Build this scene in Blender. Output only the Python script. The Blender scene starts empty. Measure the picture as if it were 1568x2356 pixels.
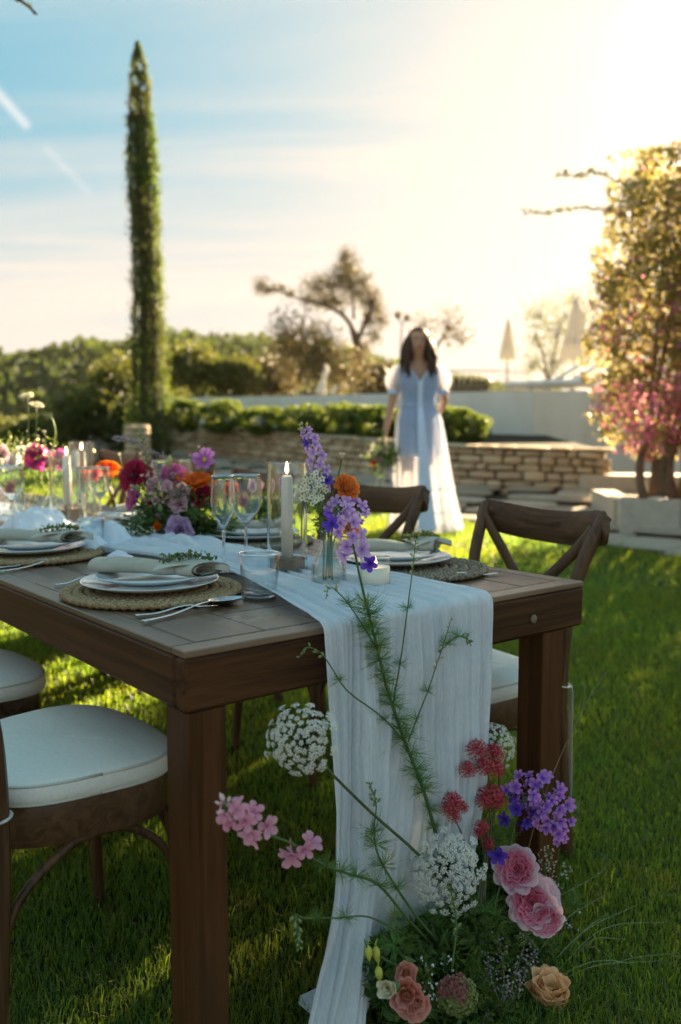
import bpy, bmesh, math, random
import numpy as np
from mathutils import Vector, Matrix, noise
R = random.Random(7)
C = bpy.context.scene.collection
SC = bpy.context.scene
PI = math.pi
D2R = math.radians
V = Vector

# ---------------------------------------------------------------- camera
CAM_H = 1.10; F_PX = 2050.0; PITCH = math.atan(193/2050)
cd = bpy.data.cameras.new('camera'); cam = bpy.data.objects.new('camera', cd); C.objects.link(cam)
cam.location = (0, 0, CAM_H); cam.rotation_euler = (PI/2 - PITCH, 0, 0)
cd.sensor_fit = 'VERTICAL'; cd.sensor_height = 36; cd.sensor_width = 24; cd.lens = F_PX/2356*36
cd.clip_start = 0.05; cd.clip_end = 3000
cd.dof.use_dof = True; cd.dof.focus_distance = 1.68; cd.dof.aperture_fstop = 2.8
SC.camera = cam

# ---------------------------------------------------------------- light
SUN_AZ = D2R(31); SUN_EL = D2R(19)
SDIR = V((math.sin(SUN_AZ)*math.cos(SUN_EL), math.cos(SUN_AZ)*math.cos(SUN_EL), math.sin(SUN_EL)))
ld = bpy.data.lights.new('sun', 'SUN'); ld.energy = 3.5; ld.angle = D2R(0.6); ld.color = (1.0, 0.77, 0.48)
lo = bpy.data.objects.new('sun', ld); C.objects.link(lo)
lo.rotation_euler = (-SDIR).to_track_quat('-Z', 'Y').to_euler()
SC.view_settings.view_transform = 'Standard'; SC.view_settings.look = 'None'; SC.view_settings.gamma = 1
SC.view_settings.exposure = 3.2

def ray(x, y):
    a = (x-784)/F_PX; b = -(y-1178)/F_PX
    c, s = math.cos(PITCH), math.sin(PITCH)
    return V((a, c+b*s, -s+b*c))
def build_world():
    w = bpy.data.worlds.new('World'); SC.world = w; w.use_nodes = True
    nt = w.node_tree; N = nt.nodes; L = nt.links; N.clear()
    def nd(t, **k):
        n = N.new(t)
        for a, b in k.items(): setattr(n, a, b)
        return n
    def mth(op, a, b=None, clamp=False):
        n = nd('ShaderNodeMath', operation=op); n.use_clamp = clamp
        for i, s in enumerate((a, b)):
            if s is None: continue
            if isinstance(s, (int, float)): n.inputs[i].default_value = s
            else: L.new(s, n.inputs[i])
        return n.outputs[0]
    def mix(f, a, b, bt='MIX'):
        n = nd('ShaderNodeMix', data_type='RGBA', blend_type=bt)
        for s, i in ((f, 0), (a, 6), (b, 7)):
            if isinstance(s, tuple): n.inputs[i].default_value = (*s, 1)
            elif isinstance(s, (int, float)): n.inputs[i].default_value = s
            else: L.new(s, n.inputs[i])
        return n.outputs[2]
    sky = nd('ShaderNodeTexSky', sky_type='NISHITA'); sky.sun_disc = False
    sky.sun_elevation = SUN_EL; sky.sun_rotation = SUN_AZ; sky.altitude = 60
    sky.air_density = 1.0; sky.dust_density = 1.6; sky.ozone_density = 2.2
    tc = nd('ShaderNodeTexCoord'); dirv = tc.outputs['Generated']
    sx = nd('ShaderNodeSeparateXYZ'); L.new(dirv, sx.inputs[0]); z = mth('MAXIMUM', sx.outputs[2], 0.0)
    # aureole round the sun seen through thin high cloud
    dt = nd('ShaderNodeVectorMath', operation='DOT_PRODUCT'); L.new(dirv, dt.inputs[0]); dt.inputs[1].default_value = SDIR
    d = mth('MAXIMUM', dt.outputs['Value'], 0.0)
    a1 = mth('POWER', d, 8.0); a2 = mth('POWER', d, 60.0)
    aur = mth('ADD', mth('MULTIPLY', mth('POWER', d, 6.5), 0.88), 0.12)
    base = mix(aur, mix(0.97, sky.outputs[0], (0.05, 0.64, 0.90)), (1.62, 1.34, 1.13))
    glow = mix(mth('POWER', d, 130.0), (0, 0, 0), (9, 7.2, 5.0))
    # cloud layer projected on a high plane: streaky cirrus, thickening to the horizon
    zz = mth('ADD', z, 0.10)
    px = mth('DIVIDE', sx.outputs[0], zz); py = mth('DIVIDE', sx.outputs[1], zz)
    cmb = nd('ShaderNodeCombineXYZ'); L.new(px, cmb.inputs[0]); L.new(py, cmb.inputs[1])
    mp = nd('ShaderNodeMapping'); L.new(cmb.outputs[0], mp.inputs[0]); mp.inputs['Rotation'].default_value = (0, 0, 0.55); mp.inputs['Scale'].default_value = (0.35, 1.15, 1)
    nz = nd('ShaderNodeTexNoise'); L.new(mp.outputs[0], nz.inputs[0]); nz.inputs['Scale'].default_value = 1.25; nz.inputs['Detail'].default_value = 9; nz.inputs['Roughness'].default_value = 0.56; nz.inputs['Distortion'].default_value = 0.5
    r = nd('ShaderNodeMapRange'); L.new(nz.outputs[0], r.inputs[0]); r.inputs[1].default_value = 0.45; r.inputs[2].default_value = 0.63; r.clamp = True
    low = nd('ShaderNodeMapRange', interpolation_type='SMOOTHSTEP'); L.new(mth('ADD', z, mth('MULTIPLY', mth('SUBTRACT', nz.outputs[0], 0.5), -0.42)), low.inputs[0]); low.inputs[1].default_value = 0.10; low.inputs[2].default_value = 0.37; low.inputs[3].default_value = 0.97; low.inputs[4].default_value = 0.0
    cov = mth('MAXIMUM', low.outputs[0], mth('MULTIPLY', r.outputs[0], mth('ADD', mth('MULTIPLY', low.outputs[0], 0.5), 0.50)), True)
    cloud = mix(aur, (1.44, 1.27, 1.12), (1.64, 1.40, 1.17))
    col = mix(cov, base, cloud)
    # two short contrails high on the left
    for (xa, ya), (xb, yb), wd, st in (((-30, 185), (72, 300), 0.0040, 0.50), ((95, 330), (215, 452), 0.0034, 0.18)):
        a, b = ray(xa, ya).normalized(), ray(xb, yb).normalized(); n = a.cross(b).normalized(); t_ = (b-a).normalized(); m_ = (a+b)/2; hl = (b-a).length/2
        dn = nd('ShaderNodeVectorMath', operation='DOT_PRODUCT'); L.new(dirv, dn.inputs[0]); dn.inputs[1].default_value = n
        dl = nd('ShaderNodeVectorMath', operation='DOT_PRODUCT'); L.new(dirv, dl.inputs[0]); dl.inputs[1].default_value = t_
        u = nd('ShaderNodeMapRange', interpolation_type='SMOOTHSTEP'); L.new(mth('ABSOLUTE', dn.outputs['Value']), u.inputs[0]); u.inputs[1].default_value = 0; u.inputs[2].default_value = wd*2; u.inputs[3].default_value = st; u.inputs[4].default_value = 0
        q = nd('ShaderNodeMapRange', interpolation_type='SMOOTHSTEP'); L.new(mth('ABSOLUTE', mth('SUBTRACT', dl.outputs['Value'], m_.dot(t_))), q.inputs[0]); q.inputs[1].default_value = hl*.75; q.inputs[2].default_value = hl*1.02; q.inputs[3].default_value = 1; q.inputs[4].default_value = 0
        col = mix(mth('MULTIPLY', mth('MULTIPLY', u.outputs[0], q.outputs[0]), mth('GREATER_THAN', d, 0.2)), col, (1.7, 1.6, 1.5))
    col = mix(1.0, col, glow, 'ADD')
    bg = nd('ShaderNodeBackground'); L.new(col, bg.inputs[0]); bg.inputs[1].default_value = 0.075
    out = nd('ShaderNodeOutputWorld'); L.new(bg.outputs[0], out.inputs[0])
build_world()

# ---------------------------------------------------------------- pixel rays and table frame
def atz(x, y, z):
    r = ray(x, y); t = (z-CAM_H)/r.z; return V((r.x*t, r.y*t, z))
def Q(x, y, Y):
    r = ray(x, y); t = Y/r.y; return V((r.x*t, Y, CAM_H+r.z*t))
TA = atz(425, 1500, .76); TB = atz(1345, 1337, .76)
TW = (TB-TA).length; TU = (TB-TA)/TW; TV = V((-TU.y, TU.x, 0)); TANG = math.atan2(TU.y, TU.x)
def T(u, v, z=0.76): return V((TA.x+u*TU.x+v*TV.x, TA.y+u*TU.y+v*TV.y, z))
def uv_of(p):
    d = V((p[0]-TA.x, p[1]-TA.y, 0)); return d.dot(TU), d.dot(TV)
def gz(x, y):
    "height of the lawn: level round the table, then rising gently, level again beyond the garden"
    def sm(t): return 0.5*(t+math.sqrt(t*t+0.16))
    return 0.05*(sm(y-2.5)-sm(y-16.0)) - 0.012*max(0, -y)*0

# ---------------------------------------------------------------- tags and links
def hexc(h):
    h = h.lstrip('#'); o = []
    for i in (0, 2, 4):
        c = int(h[i:i+2], 16)/255; o.append(c/12.92 if c <= 0.04045 else ((c+0.055)/1.055)**2.4)
    return tuple(o)
def tag(o, label=None, cat=None, group=None, kind=None):
    if label: o['label'] = label
    if cat: o['category'] = cat
    if group: o['group'] = group
    if kind: o['kind'] = kind
    return o
def thing(name, label, cat, loc=(0, 0, 0), rotz=0, group=None):
    o = bpy.data.objects.new(name, None); C.objects.link(o)
    o.empty_display_size = 0.05; o.location = loc; o.rotation_euler = (0, 0, rotz)
    return tag(o, label, cat, group)
def kids(o): return KIDS.get(o.name, [])
KIDS = {}
def set_parent(o, p):
    o.parent = p; KIDS.setdefault(p.name, []).append(o)
def copy_tree(o, loc=None, rotz=None, label=None, parent=None):
    c = o.copy(); C.objects.link(c)
    if parent: set_parent(c, parent)
    if loc is not None: c.location = loc
    if rotz is not None: c.rotation_euler = (0, 0, rotz)
    if label: c['label'] = label
    for k in kids(o): copy_tree(k, parent=c)
    return c
def put(mesh, name, parent, M, kind=None):
    "link shared mesh data as a part; M is given in world space and the thing is unrotated"
    o = bpy.data.objects.new(name, mesh); C.objects.link(o)
    if parent:
        set_parent(o, parent); t = parent
        while t.parent: t = t.parent
        M = Matrix.Translation(-t.location) @ M
    o.matrix_basis = M
    if kind: o['kind'] = kind
    return o

# ---------------------------------------------------------------- mesh builder
class G:
    def __init__(s): s.v = []; s.f = []; s.a = []
    def add(s, vs, fs, att=None):
        b = len(s.v); s.v += [tuple(x) for x in vs]; s.f += [tuple(i+b for i in f) for f in fs]
        s.a += list(att) if att is not None else [0.0]*len(vs)
        return s
    def box(s, c, size, M=None, bev=0.0):
        hx, hy, hz = (q/2 for q in size)
        if bev <= 0:
            vs = [V((x*hx, y*hy, z*hz)) for x in (-1, 1) for y in (-1, 1) for z in (-1, 1)]
            fs = [(0, 1, 3, 2), (4, 6, 7, 5), (0, 4, 5, 1), (2, 3, 7, 6), (0, 2, 6, 4), (1, 5, 7, 3)]
        else:
            b = min(bev, hx*.9, hy*.9, hz*.9); vs = []; idx = {}; fs = []
            for sx in (-1, 1):
                for sy in (-1, 1):
                    for sz in (-1, 1):
                        for k in range(3):
                            p = [sx*(hx-b), sy*(hy-b), sz*(hz-b)]; p[k] += (sx, sy, sz)[k]*b
                            idx[(sx, sy, sz, k)] = len(vs); vs.append(V(p))
            I = lambda *q: idx[q]
            for a in (-1, 1):
                for k in range(3):
                    o1, o2 = [j for j in range(3) if j != k]
                    q = []
                    for s1, s2 in ((-1, -1), (1, -1), (1, 1), (-1, 1)):
                        t = [0, 0, 0]; t[k] = a; t[o1] = s1; t[o2] = s2; q.append(I(*t, k))
                    fs.append(tuple(q))
            for k in range(3):
                o1, o2 = [j for j in range(3) if j != k]
                for s1 in (-1, 1):
                    for s2 in (-1, 1):
                        q = []
                        for a, kk in ((-1, o1), (1, o1), (1, o2), (-1, o2)):
                            t = [0, 0, 0]; t[k] = a; t[o1] = s1; t[o2] = s2; q.append(I(*t, kk))
                        fs.append(tuple(q))
            for sx in (-1, 1):
                for sy in (-1, 1):
                    for sz in (-1, 1): fs.append((I(sx, sy, sz, 0), I(sx, sy, sz, 1), I(sx, sy, sz, 2)))
        c = V(c)
        vs = [(M @ p if M else p) + c for p in vs]
        return s.add(vs, fs)
    def tube(s, pts, rad, n=6, cap=True, flat=1.0, up=None):
        pts = [V(p) for p in pts]; m = len(pts)
        if not hasattr(rad, '__len__'): rad = [rad]*m
        u = None; vs = []; fs = []; at = []
        for i in range(m):
            t = (pts[min(i+1, m-1)]-pts[max(i-1, 0)])
            t = t.normalized() if t.length > 1e-9 else V((0, 0, 1))
            if u is None:
                ref = V(up) if up else (V((0, 0, 1)) if abs(t.z) < 0.9 else V((1, 0, 0)))
                u = (ref - t*ref.dot(t)).normalized()
            else:
                u = (u - t*u.dot(t)); u = u.normalized() if u.length > 1e-6 else t.orthogonal().normalized()
            w = t.cross(u)
            for k in range(n):
                a = 2*PI*k/n
                vs.append(pts[i] + (u*math.cos(a)*flat + w*math.sin(a))*rad[i]); at.append(i/(m-1))
        for i in range(m-1):
            for k in range(n):
                k2 = (k+1) % n
                fs.append((i*n+k, i*n+k2, (i+1)*n+k2, (i+1)*n+k))
        if cap:
            fs.append(tuple(range(n-1, -1, -1))); fs.append(tuple((m-1)*n+k for k in range(n)))
        return s.add(vs, fs, at)
    def bar(s, pts, w, h, up=(0, 0, 1), round_=0.25):
        "rectangular-section bar along a path (w across, h along up)"
        pts = [V(p) for p in pts]; m = len(pts); vs = []; fs = []
        if not hasattr(w, '__len__'): w = [w]*m
        if not hasattr(h, '__len__'): h = [h]*m
        prof0 = [(1, 1-round_), (1-round_, 1), (-(1-round_), 1), (-1, 1-round_), (-1, -(1-round_)), (-(1-round_), -1), (1-round_, -1), (1, -(1-round_))]
        for i in range(m):
            t = (pts[min(i+1, m-1)]-pts[max(i-1, 0)]).normalized()
            ref = V(up); uu = (ref - t*ref.dot(t)).normalized(); ww = t.cross(uu)
            for a, b in prof0: vs.append(pts[i]+ww*(a*w[i]/2)+uu*(b*h[i]/2))
        for i in range(m-1):
            for k in range(8):
                k2 = (k+1) % 8; fs.append((i*8+k, i*8+k2, (i+1)*8+k2, (i+1)*8+k))
        fs.append(tuple(range(7, -1, -1))); fs.append(tuple((m-1)*8+k for k in range(8)))
        return s.add(vs, fs)
    def lathe(s, prof, n=32, c=(0, 0, 0), M=None, rib=0, ribs=0, close=False):
        vs = []; fs = []; m = len(prof); c = V(c); at = []
        for j, (r, z) in enumerate(prof):
            for k in range(n):
                a = 2*PI*k/n; rr = r*(1+(rib*math.cos(a*ribs) if rib else 0))
                p = V((rr*math.cos(a), rr*math.sin(a), z)); vs.append((M @ p if M else p)+c); at.append(j/(m-1))
        for j in range(m-1 if not close else m):
            j2 = (j+1) % m
            for k in range(n):
                k2 = (k+1) % n; fs.append((j*n+k, j*n+k2, j2*n+k2, j2*n+k))
        if not close:
            if prof[0][0] > 1e-6: fs.append(tuple(range(n-1, -1, -1)))
            if prof[-1][0] > 1e-6: fs.append(tuple((m-1)*n+k for k in range(n)))
        return s.add(vs, fs, at)
    def grid(s, fn, nu, nv, closeu=False):
        vs = []; fs = []; at = []
        for i in range(nu+1):
            for j in range(nv+1):
                vs.append(fn(i/nu, j/nv)); at.append(j/nv)
        for i in range(nu):
            for j in range(nv):
                a = i*(nv+1)+j; fs.append((a, a+nv+1, a+nv+2, a+1))
        return s.add(vs, fs, at)
    def mesh(s, name, m=None, smooth=True, origin=None, weld=False):
        me = bpy.data.meshes.new(name)
        vs = s.v if origin is None else [(a-origin[0], b-origin[1], c-origin[2]) for a, b, c in s.v]
        me.from_pydata(vs, [], s.f)
        if any(s.a):
            at = me.attributes.new('t', 'FLOAT', 'POINT'); at.data.foreach_set('value', np.array(s.a, dtype=np.float32))
        if m: me.materials.append(m)
        if weld:
            bm = bmesh.new(); bm.from_mesh(me); bmesh.ops.remove_doubles(bm, verts=bm.verts, dist=1e-5); bmesh.ops.recalc_face_normals(bm, faces=bm.faces); bm.to_mesh(me); bm.free()
        me.validate()
        if smooth: me.shade_smooth()
        return me
    def obj(s, name, m=None, parent=None, smooth=True, kind=None, local=False, weld=False):
        org = None
        if parent and not local:
            t = parent
            while t.parent: t = t.parent
            org = t.location
        me = s.mesh(name, m, smooth, org, weld)
        o = bpy.data.objects.new(name, me); C.objects.link(o)
        if parent: set_parent(o, parent)
        if kind: o['kind'] = kind
        return o
def autosmooth(o, ang=35):
    me = o.data; me.shade_smooth()
    me.set_sharp_from_angle(angle=D2R(ang))
    return o
def catmull(pts, k=6):
    P = [V(p) for p in pts]
    if len(P) < 3: return [P[0].lerp(P[-1], i/k) for i in range(k+1)]
    Pp = [P[0]*2-P[1]]+P+[P[-1]*2-P[-2]]; out = []
    for i in range(1, len(Pp)-2):
        a, b, c, d = Pp[i-1:i+3]
        for j in range(k):
            t = j/k
            out.append(0.5*((2*b)+(c-a)*t+(2*a-5*b+4*c-d)*t*t+(3*b-a-3*c+d)*t**3))
    out.append(P[-1]); return out
def npmesh(name, verts, faces, m, att=None, parent=None, kind=None, smooth=False):
    "verts (n,3), faces (k,3|4) arrays"
    me = bpy.data.meshes.new(name); k = faces.shape[1]
    verts = np.asarray(verts, dtype=np.float32)
    if parent is not None:
        t = parent
        while t.parent: t = t.parent
        verts = verts - np.array(t.location, dtype=np.float32)
    me.vertices.add(len(verts)); me.vertices.foreach_set('co', verts.ravel())
    me.loops.add(faces.size); me.loops.foreach_set('vertex_index', faces.astype(np.int32).ravel())
    me.polygons.add(len(faces)); me.polygons.foreach_set('loop_start', np.arange(0, faces.size, k, dtype=np.int32))
    me.polygons.foreach_set('loop_total', np.full(len(faces), k, dtype=np.int32))
    me.update(calc_edges=True)
    if att is not None:
        a = me.attributes.new('t', 'FLOAT', 'POINT'); a.data.foreach_set('value', att.astype(np.float32))
    me.materials.append(m)
    if smooth: me.shade_smooth()
    o = bpy.data.objects.new(name, me); C.objects.link(o)
    if parent is not None: set_parent(o, parent)
    if kind: o['kind'] = kind
    return o
def frame(n, roll=0.0):
    "rotation matrix whose Z is n"
    n = V(n).normalized(); x = (V((0, 0, 1)).cross(n)); x = x.normalized() if x.length > 1e-3 else V((1, 0, 0))
    y = n.cross(x); M = Matrix((x, y, n)).transposed().to_4x4()
    return M @ Matrix.Rotation(roll, 4, 'Z')

# ---------------------------------------------------------------- materials
class NT:
    def __init__(s, name):
        s.m = bpy.data.materials.new(name); s.m.use_nodes = True; s.t = s.m.node_tree; s.N = s.t.nodes; s.L = s.t.links
        s.N.clear(); s.out = s.N.new('ShaderNodeOutputMaterial')
    def n(s, t, **k):
        x = s.N.new(t)
        for a, b in k.items(): setattr(x, a, b)
        return x
    def put(s, sock, v):
        if isinstance(v, tuple): sock.default_value = (*v, 1) if len(v) == 3 and sock.type == 'RGBA' else v
        elif isinstance(v, (int, float)): sock.default_value = v
        else: s.L.new(v, sock)
    def coord(s, scale=(1, 1, 1), rot=(0, 0, 0), src='Object'):
        tc = s.n('ShaderNodeTexCoord'); mp = s.n('ShaderNodeMapping'); s.L.new(tc.outputs[src], mp.inputs[0])
        mp.inputs['Scale'].default_value = scale; mp.inputs['Rotation'].default_value = rot
        return mp.outputs[0]
    def noise(s, co, scale, detail=4, rough=.55, dist=0):
        x = s.n('ShaderNodeTexNoise'); s.L.new(co, x.inputs[0]); x.inputs['Scale'].default_value = scale
        x.inputs['Detail'].default_value = detail; x.inputs['Roughness'].default_value = rough; x.inputs['Distortion'].default_value = dist
        return x.outputs[0]
    def rng(s, v, a, b, c=0., d=1.):
        x = s.n('ShaderNodeMapRange'); s.L.new(v, x.inputs[0])
        for i, q in enumerate((a, b, c, d)): x.inputs[i+1].default_value = q
        return x.outputs[0]
    def mix(s, f, a, b, bt='MIX'):
        x = s.n('ShaderNodeMix', data_type='RGBA', blend_type=bt)
        for sock, v in ((x.inputs[0], f), (x.inputs[6], a), (x.inputs[7], b)): s.put(sock, v)
        return x.outputs[2]
    def math(s, op, a, b=0.0):
        x = s.n('ShaderNodeMath', operation=op); s.put(x.inputs[0], a); s.put(x.inputs[1], b); return x.outputs[0]
    def attr(s, name='t'):
        x = s.n('ShaderNodeAttribute', attribute_name=name); return x.outputs['Fac']
    def rand(s):
        return s.n('ShaderNodeObjectInfo').outputs['Random']
    def bump(s, h, strength=.3, dist=.01):
        x = s.n('ShaderNodeBump'); s.L.new(h, x.inputs['Height']); x.inputs['Strength'].default_value = strength; x.inputs['Distance'].default_value = dist
        return x.outputs[0]
    def bsdf(s, col, rough=.6, spec=.5, normal=None, **k):
        b = s.n('ShaderNodeBsdfPrincipled'); s.put(b.inputs['Base Color'], col); s.put(b.inputs['Roughness'], rough)
        b.inputs['Specular IOR Level'].default_value = spec
        if normal is not None: s.L.new(normal, b.inputs['Normal'])
        for q, v in k.items(): s.put(b.inputs[q.replace('_', ' ')], v)
        return b.outputs[0]
    def trans(s, b, col, f, normal=None):
        t = s.n('ShaderNodeBsdfTranslucent'); s.put(t.inputs[0], col)
        m = s.n('ShaderNodeMixShader'); s.put(m.inputs[0], f); s.L.new(b, m.inputs[1]); s.L.new(t.outputs[0], m.inputs[2])
        return m.outputs[0]
    def clear(s, b, f):
        t = s.n('ShaderNodeBsdfTransparent'); m = s.n('ShaderNodeMixShader'); s.put(m.inputs[0], f)
        s.L.new(b, m.inputs[1]); s.L.new(t.outputs[0], m.inputs[2]); return m.outputs[0]
    def end(s, sh): s.L.new(sh, s.out.inputs[0]); return s.m

def simple(name, col, rough=.6, var=.25, scale=30, spec=.5, bump=0.0, **k):
    t = NT(name); co = t.coord()
    nz = t.noise(co, scale, 5)
    c = t.mix(t.rng(nz, .3, .7), tuple(x*(1-var) for x in col), tuple(min(1, x*(1+var)) for x in col))
    nb = t.bump(nz, bump, .004) if bump else None
    return t.end(t.bsdf(c, rough, spec, nb, **k))
def leafmat(name, c1, c2, tr=.45, tcol=None, rough=.5, spec=.35, patch=None):
    "leaf colour varied leaf by leaf by the attribute t"
    t = NT(name); a = t.attr(); c = t.mix(a, c1, c2)
    if patch:
        nz = t.noise(t.coord(), patch[0], 3); c = t.mix(t.rng(nz, .42, .62), c, patch[1])
    tc = t.mix(.5, c, tcol) if tcol else c
    tc2 = t.mix(1.0, tc, (2.2, 2.2, 1.6), 'MULTIPLY')
    return t.end(t.trans(t.bsdf(c, rough, spec), tc2, tr))
def petalmat(name, c_base, c_tip, tr=.4, rough=.55, lo=0., hi=1.):
    t = NT(name); a = t.rng(t.attr(), lo, hi); r = t.rand()
    c = t.mix(a, c_base, c_tip)
    veins = t.noise(t.coord((60, 6, 60), src='Object'), 1.0, 3)
    c = t.mix(t.rng(veins, .35, .75, 0, .22), c, tuple(x*.55 for x in c_tip))
    c = t.mix(t.math('MULTIPLY', r, .18), c, c_base)
    return t.end(t.trans(t.bsdf(c, rough, .25), c, tr))
def woodmat(name, dark, light, axis=2, rough=.42, scale=1.0, spec=.5, grain=.25, worn=None):
    t = NT(name); sc = [34*scale]*3; sc[axis] = 1.6*scale
    tc = t.n('ShaderNodeTexCoord'); oi = t.n('ShaderNodeObjectInfo')
    ad = t.n('ShaderNodeVectorMath', operation='ADD'); t.L.new(tc.outputs['Object'], ad.inputs[0])
    ml = t.n('ShaderNodeVectorMath', operation='SCALE'); t.L.new(oi.outputs['Location'], ml.inputs[0]); ml.inputs['Scale'].default_value = 3.7; t.L.new(ml.outputs[0], ad.inputs[1])
    mp = t.n('ShaderNodeMapping'); t.L.new(ad.outputs[0], mp.inputs[0]); mp.inputs['Scale'].default_value = sc
    g = t.noise(mp.outputs[0], 1.0, 8, .62, 1.2)
    big = t.noise(t.coord((3, 3, 3)), 1.0, 3)
    c = t.mix(t.rng(g, .38, .62), dark, light)
    fine = t.noise(mp.outputs[0], 6.0, 4, .7); c = t.mix(t.rng(fine, .60, .72, 0, .55), c, tuple(x*.35 for x in dark))
    c = t.mix(t.rng(t.rand(), 0, 1, 0, .35), c, tuple(x*1.5 for x in light))
    if worn: c = t.mix(t.rng(big, .45, .75, 0, .6), c, worn)
    rg = t.rng(g, .3, .7, rough-.1, rough+.14)
    return t.end(t.bsdf(c, rg, spec, t.bump(g, grain, .0012)))
# ================================================================ SETTING
rng = np.random.default_rng(11)
M_lawn = NT('lawn_soil'); _c = M_lawn.coord()
_n = M_lawn.noise(_c, 1.3, 5); _f = M_lawn.noise(_c, 60, 4)
M_lawn = M_lawn.end(M_lawn.bsdf(M_lawn.mix(M_lawn.rng(_f, .3, .7), M_lawn.mix(M_lawn.rng(_n, .35, .65), (.040, .060, .014), (.060, .080, .020)), (.055, .042, .018)), .9, .1))
def M_grass_f():
    t = NT('grass_blades'); a = t.attr(); co = t.coord()
    n1 = t.noise(co, 1.1, 4); n2 = t.noise(co, 7, 3)
    c = t.mix(a, (.045, .108, .028), (.105, .19, .048))
    c = t.mix(t.rng(n1, .35, .65), c, t.mix(a, (.055, .095, .016), (.14, .175, .035)))
    c = t.mix(t.rng(n2, .56, .74, 0, .38), c, (.17, .13, .042))
    tc = t.mix(1.0, c, (4.3, 3.6, .95), 'MULTIPLY')
    return t.end(t.trans(t.bsdf(c, .5, .35), tc, .5))
M_grass = M_grass_f()

RIDGE = [(-900, 850), (-300, 840), (0, 826), (70, 822), (130, 817), (210, 800), (300, 803), (400, 782), (480, 788), (600, 796), (700, 803), (790, 812), (900, 848), (1000, 872), (1100, 888), (1200, 900), (1568, 915), (2600, 930)]
def ridge_z(X, Y0=160.):
    px = 784+X/Y0*F_PX; py = np.interp(px, [a for a, b in RIDGE], [b for a, b in RIDGE])
    return 1.1+(985-py)/F_PX*Y0-2.2
def terrain(x, y):
    near = gz(x, min(y, 30.))
    if y < 24: return near-0.03
    t = min(1, (y-24)/26.); t = t*t*(3-2*t)
    low = near-0.03-9.*t
    if y < 60: return low
    q = min(1., (y-60)/100.); q = q*q*(3-2*q)
    hill = float(ridge_z(x*160./max(y, 60))) if y < 160 else float(ridge_z(x))
    z = -8.5+(hill+8.5)*q
    if y > 160: z -= (y-160)*0.06
    return z
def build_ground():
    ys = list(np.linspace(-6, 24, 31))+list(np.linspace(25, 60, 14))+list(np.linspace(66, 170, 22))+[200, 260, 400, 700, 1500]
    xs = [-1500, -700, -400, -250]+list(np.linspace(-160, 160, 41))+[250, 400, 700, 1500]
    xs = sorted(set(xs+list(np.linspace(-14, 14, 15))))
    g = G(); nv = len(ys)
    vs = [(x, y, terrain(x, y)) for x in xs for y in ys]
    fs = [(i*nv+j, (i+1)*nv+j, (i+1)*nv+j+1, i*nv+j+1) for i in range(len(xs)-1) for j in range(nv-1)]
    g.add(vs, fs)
    return g.obj('ground', simple('hill_soil', (.17, .145, .075), .95, .4, 0.3, .1), kind='structure')  # dry ground, paled to bounce light onto the foreground
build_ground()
def lawn():
    g = G(); g.grid(lambda a, b: (-12+24*a, -3+26*b, gz(-12+24*a, -3+26*b)), 48, 104)
    o = g.obj('lawn', M_lawn, kind='structure'); return o
lawn()

# paved path beside the retaining wall, in the lawn's slope
PE = [V((-6.0, 14.9)), V((-2.6, 11.6)), V((0.1, 8.75)), V((1.01, 7.93)), V((1.92, 6.72)), V((2.40, 6.15)), V((3.6, 4.9)), V((6.0, 2.6))]      # lawn edge
SW = [V((-3.3, 15.5)), V((-1.9, 13.8)), V((0.0, 11.4)), V((1.25, 9.95)), V((2.75, 9.35))]                                     # stone wall foot
def seg_at(P, s):
    for a, b in zip(P, P[1:]):
        L = (b-a).length
        if s <= L: return a+(b-a)*(s/L), (b-a).normalized()
        s -= L
    return P[-1], (P[-1]-P[-2]).normalized()
def plen(P): return sum((b-a).length for a, b in zip(P, P[1:]))

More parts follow.
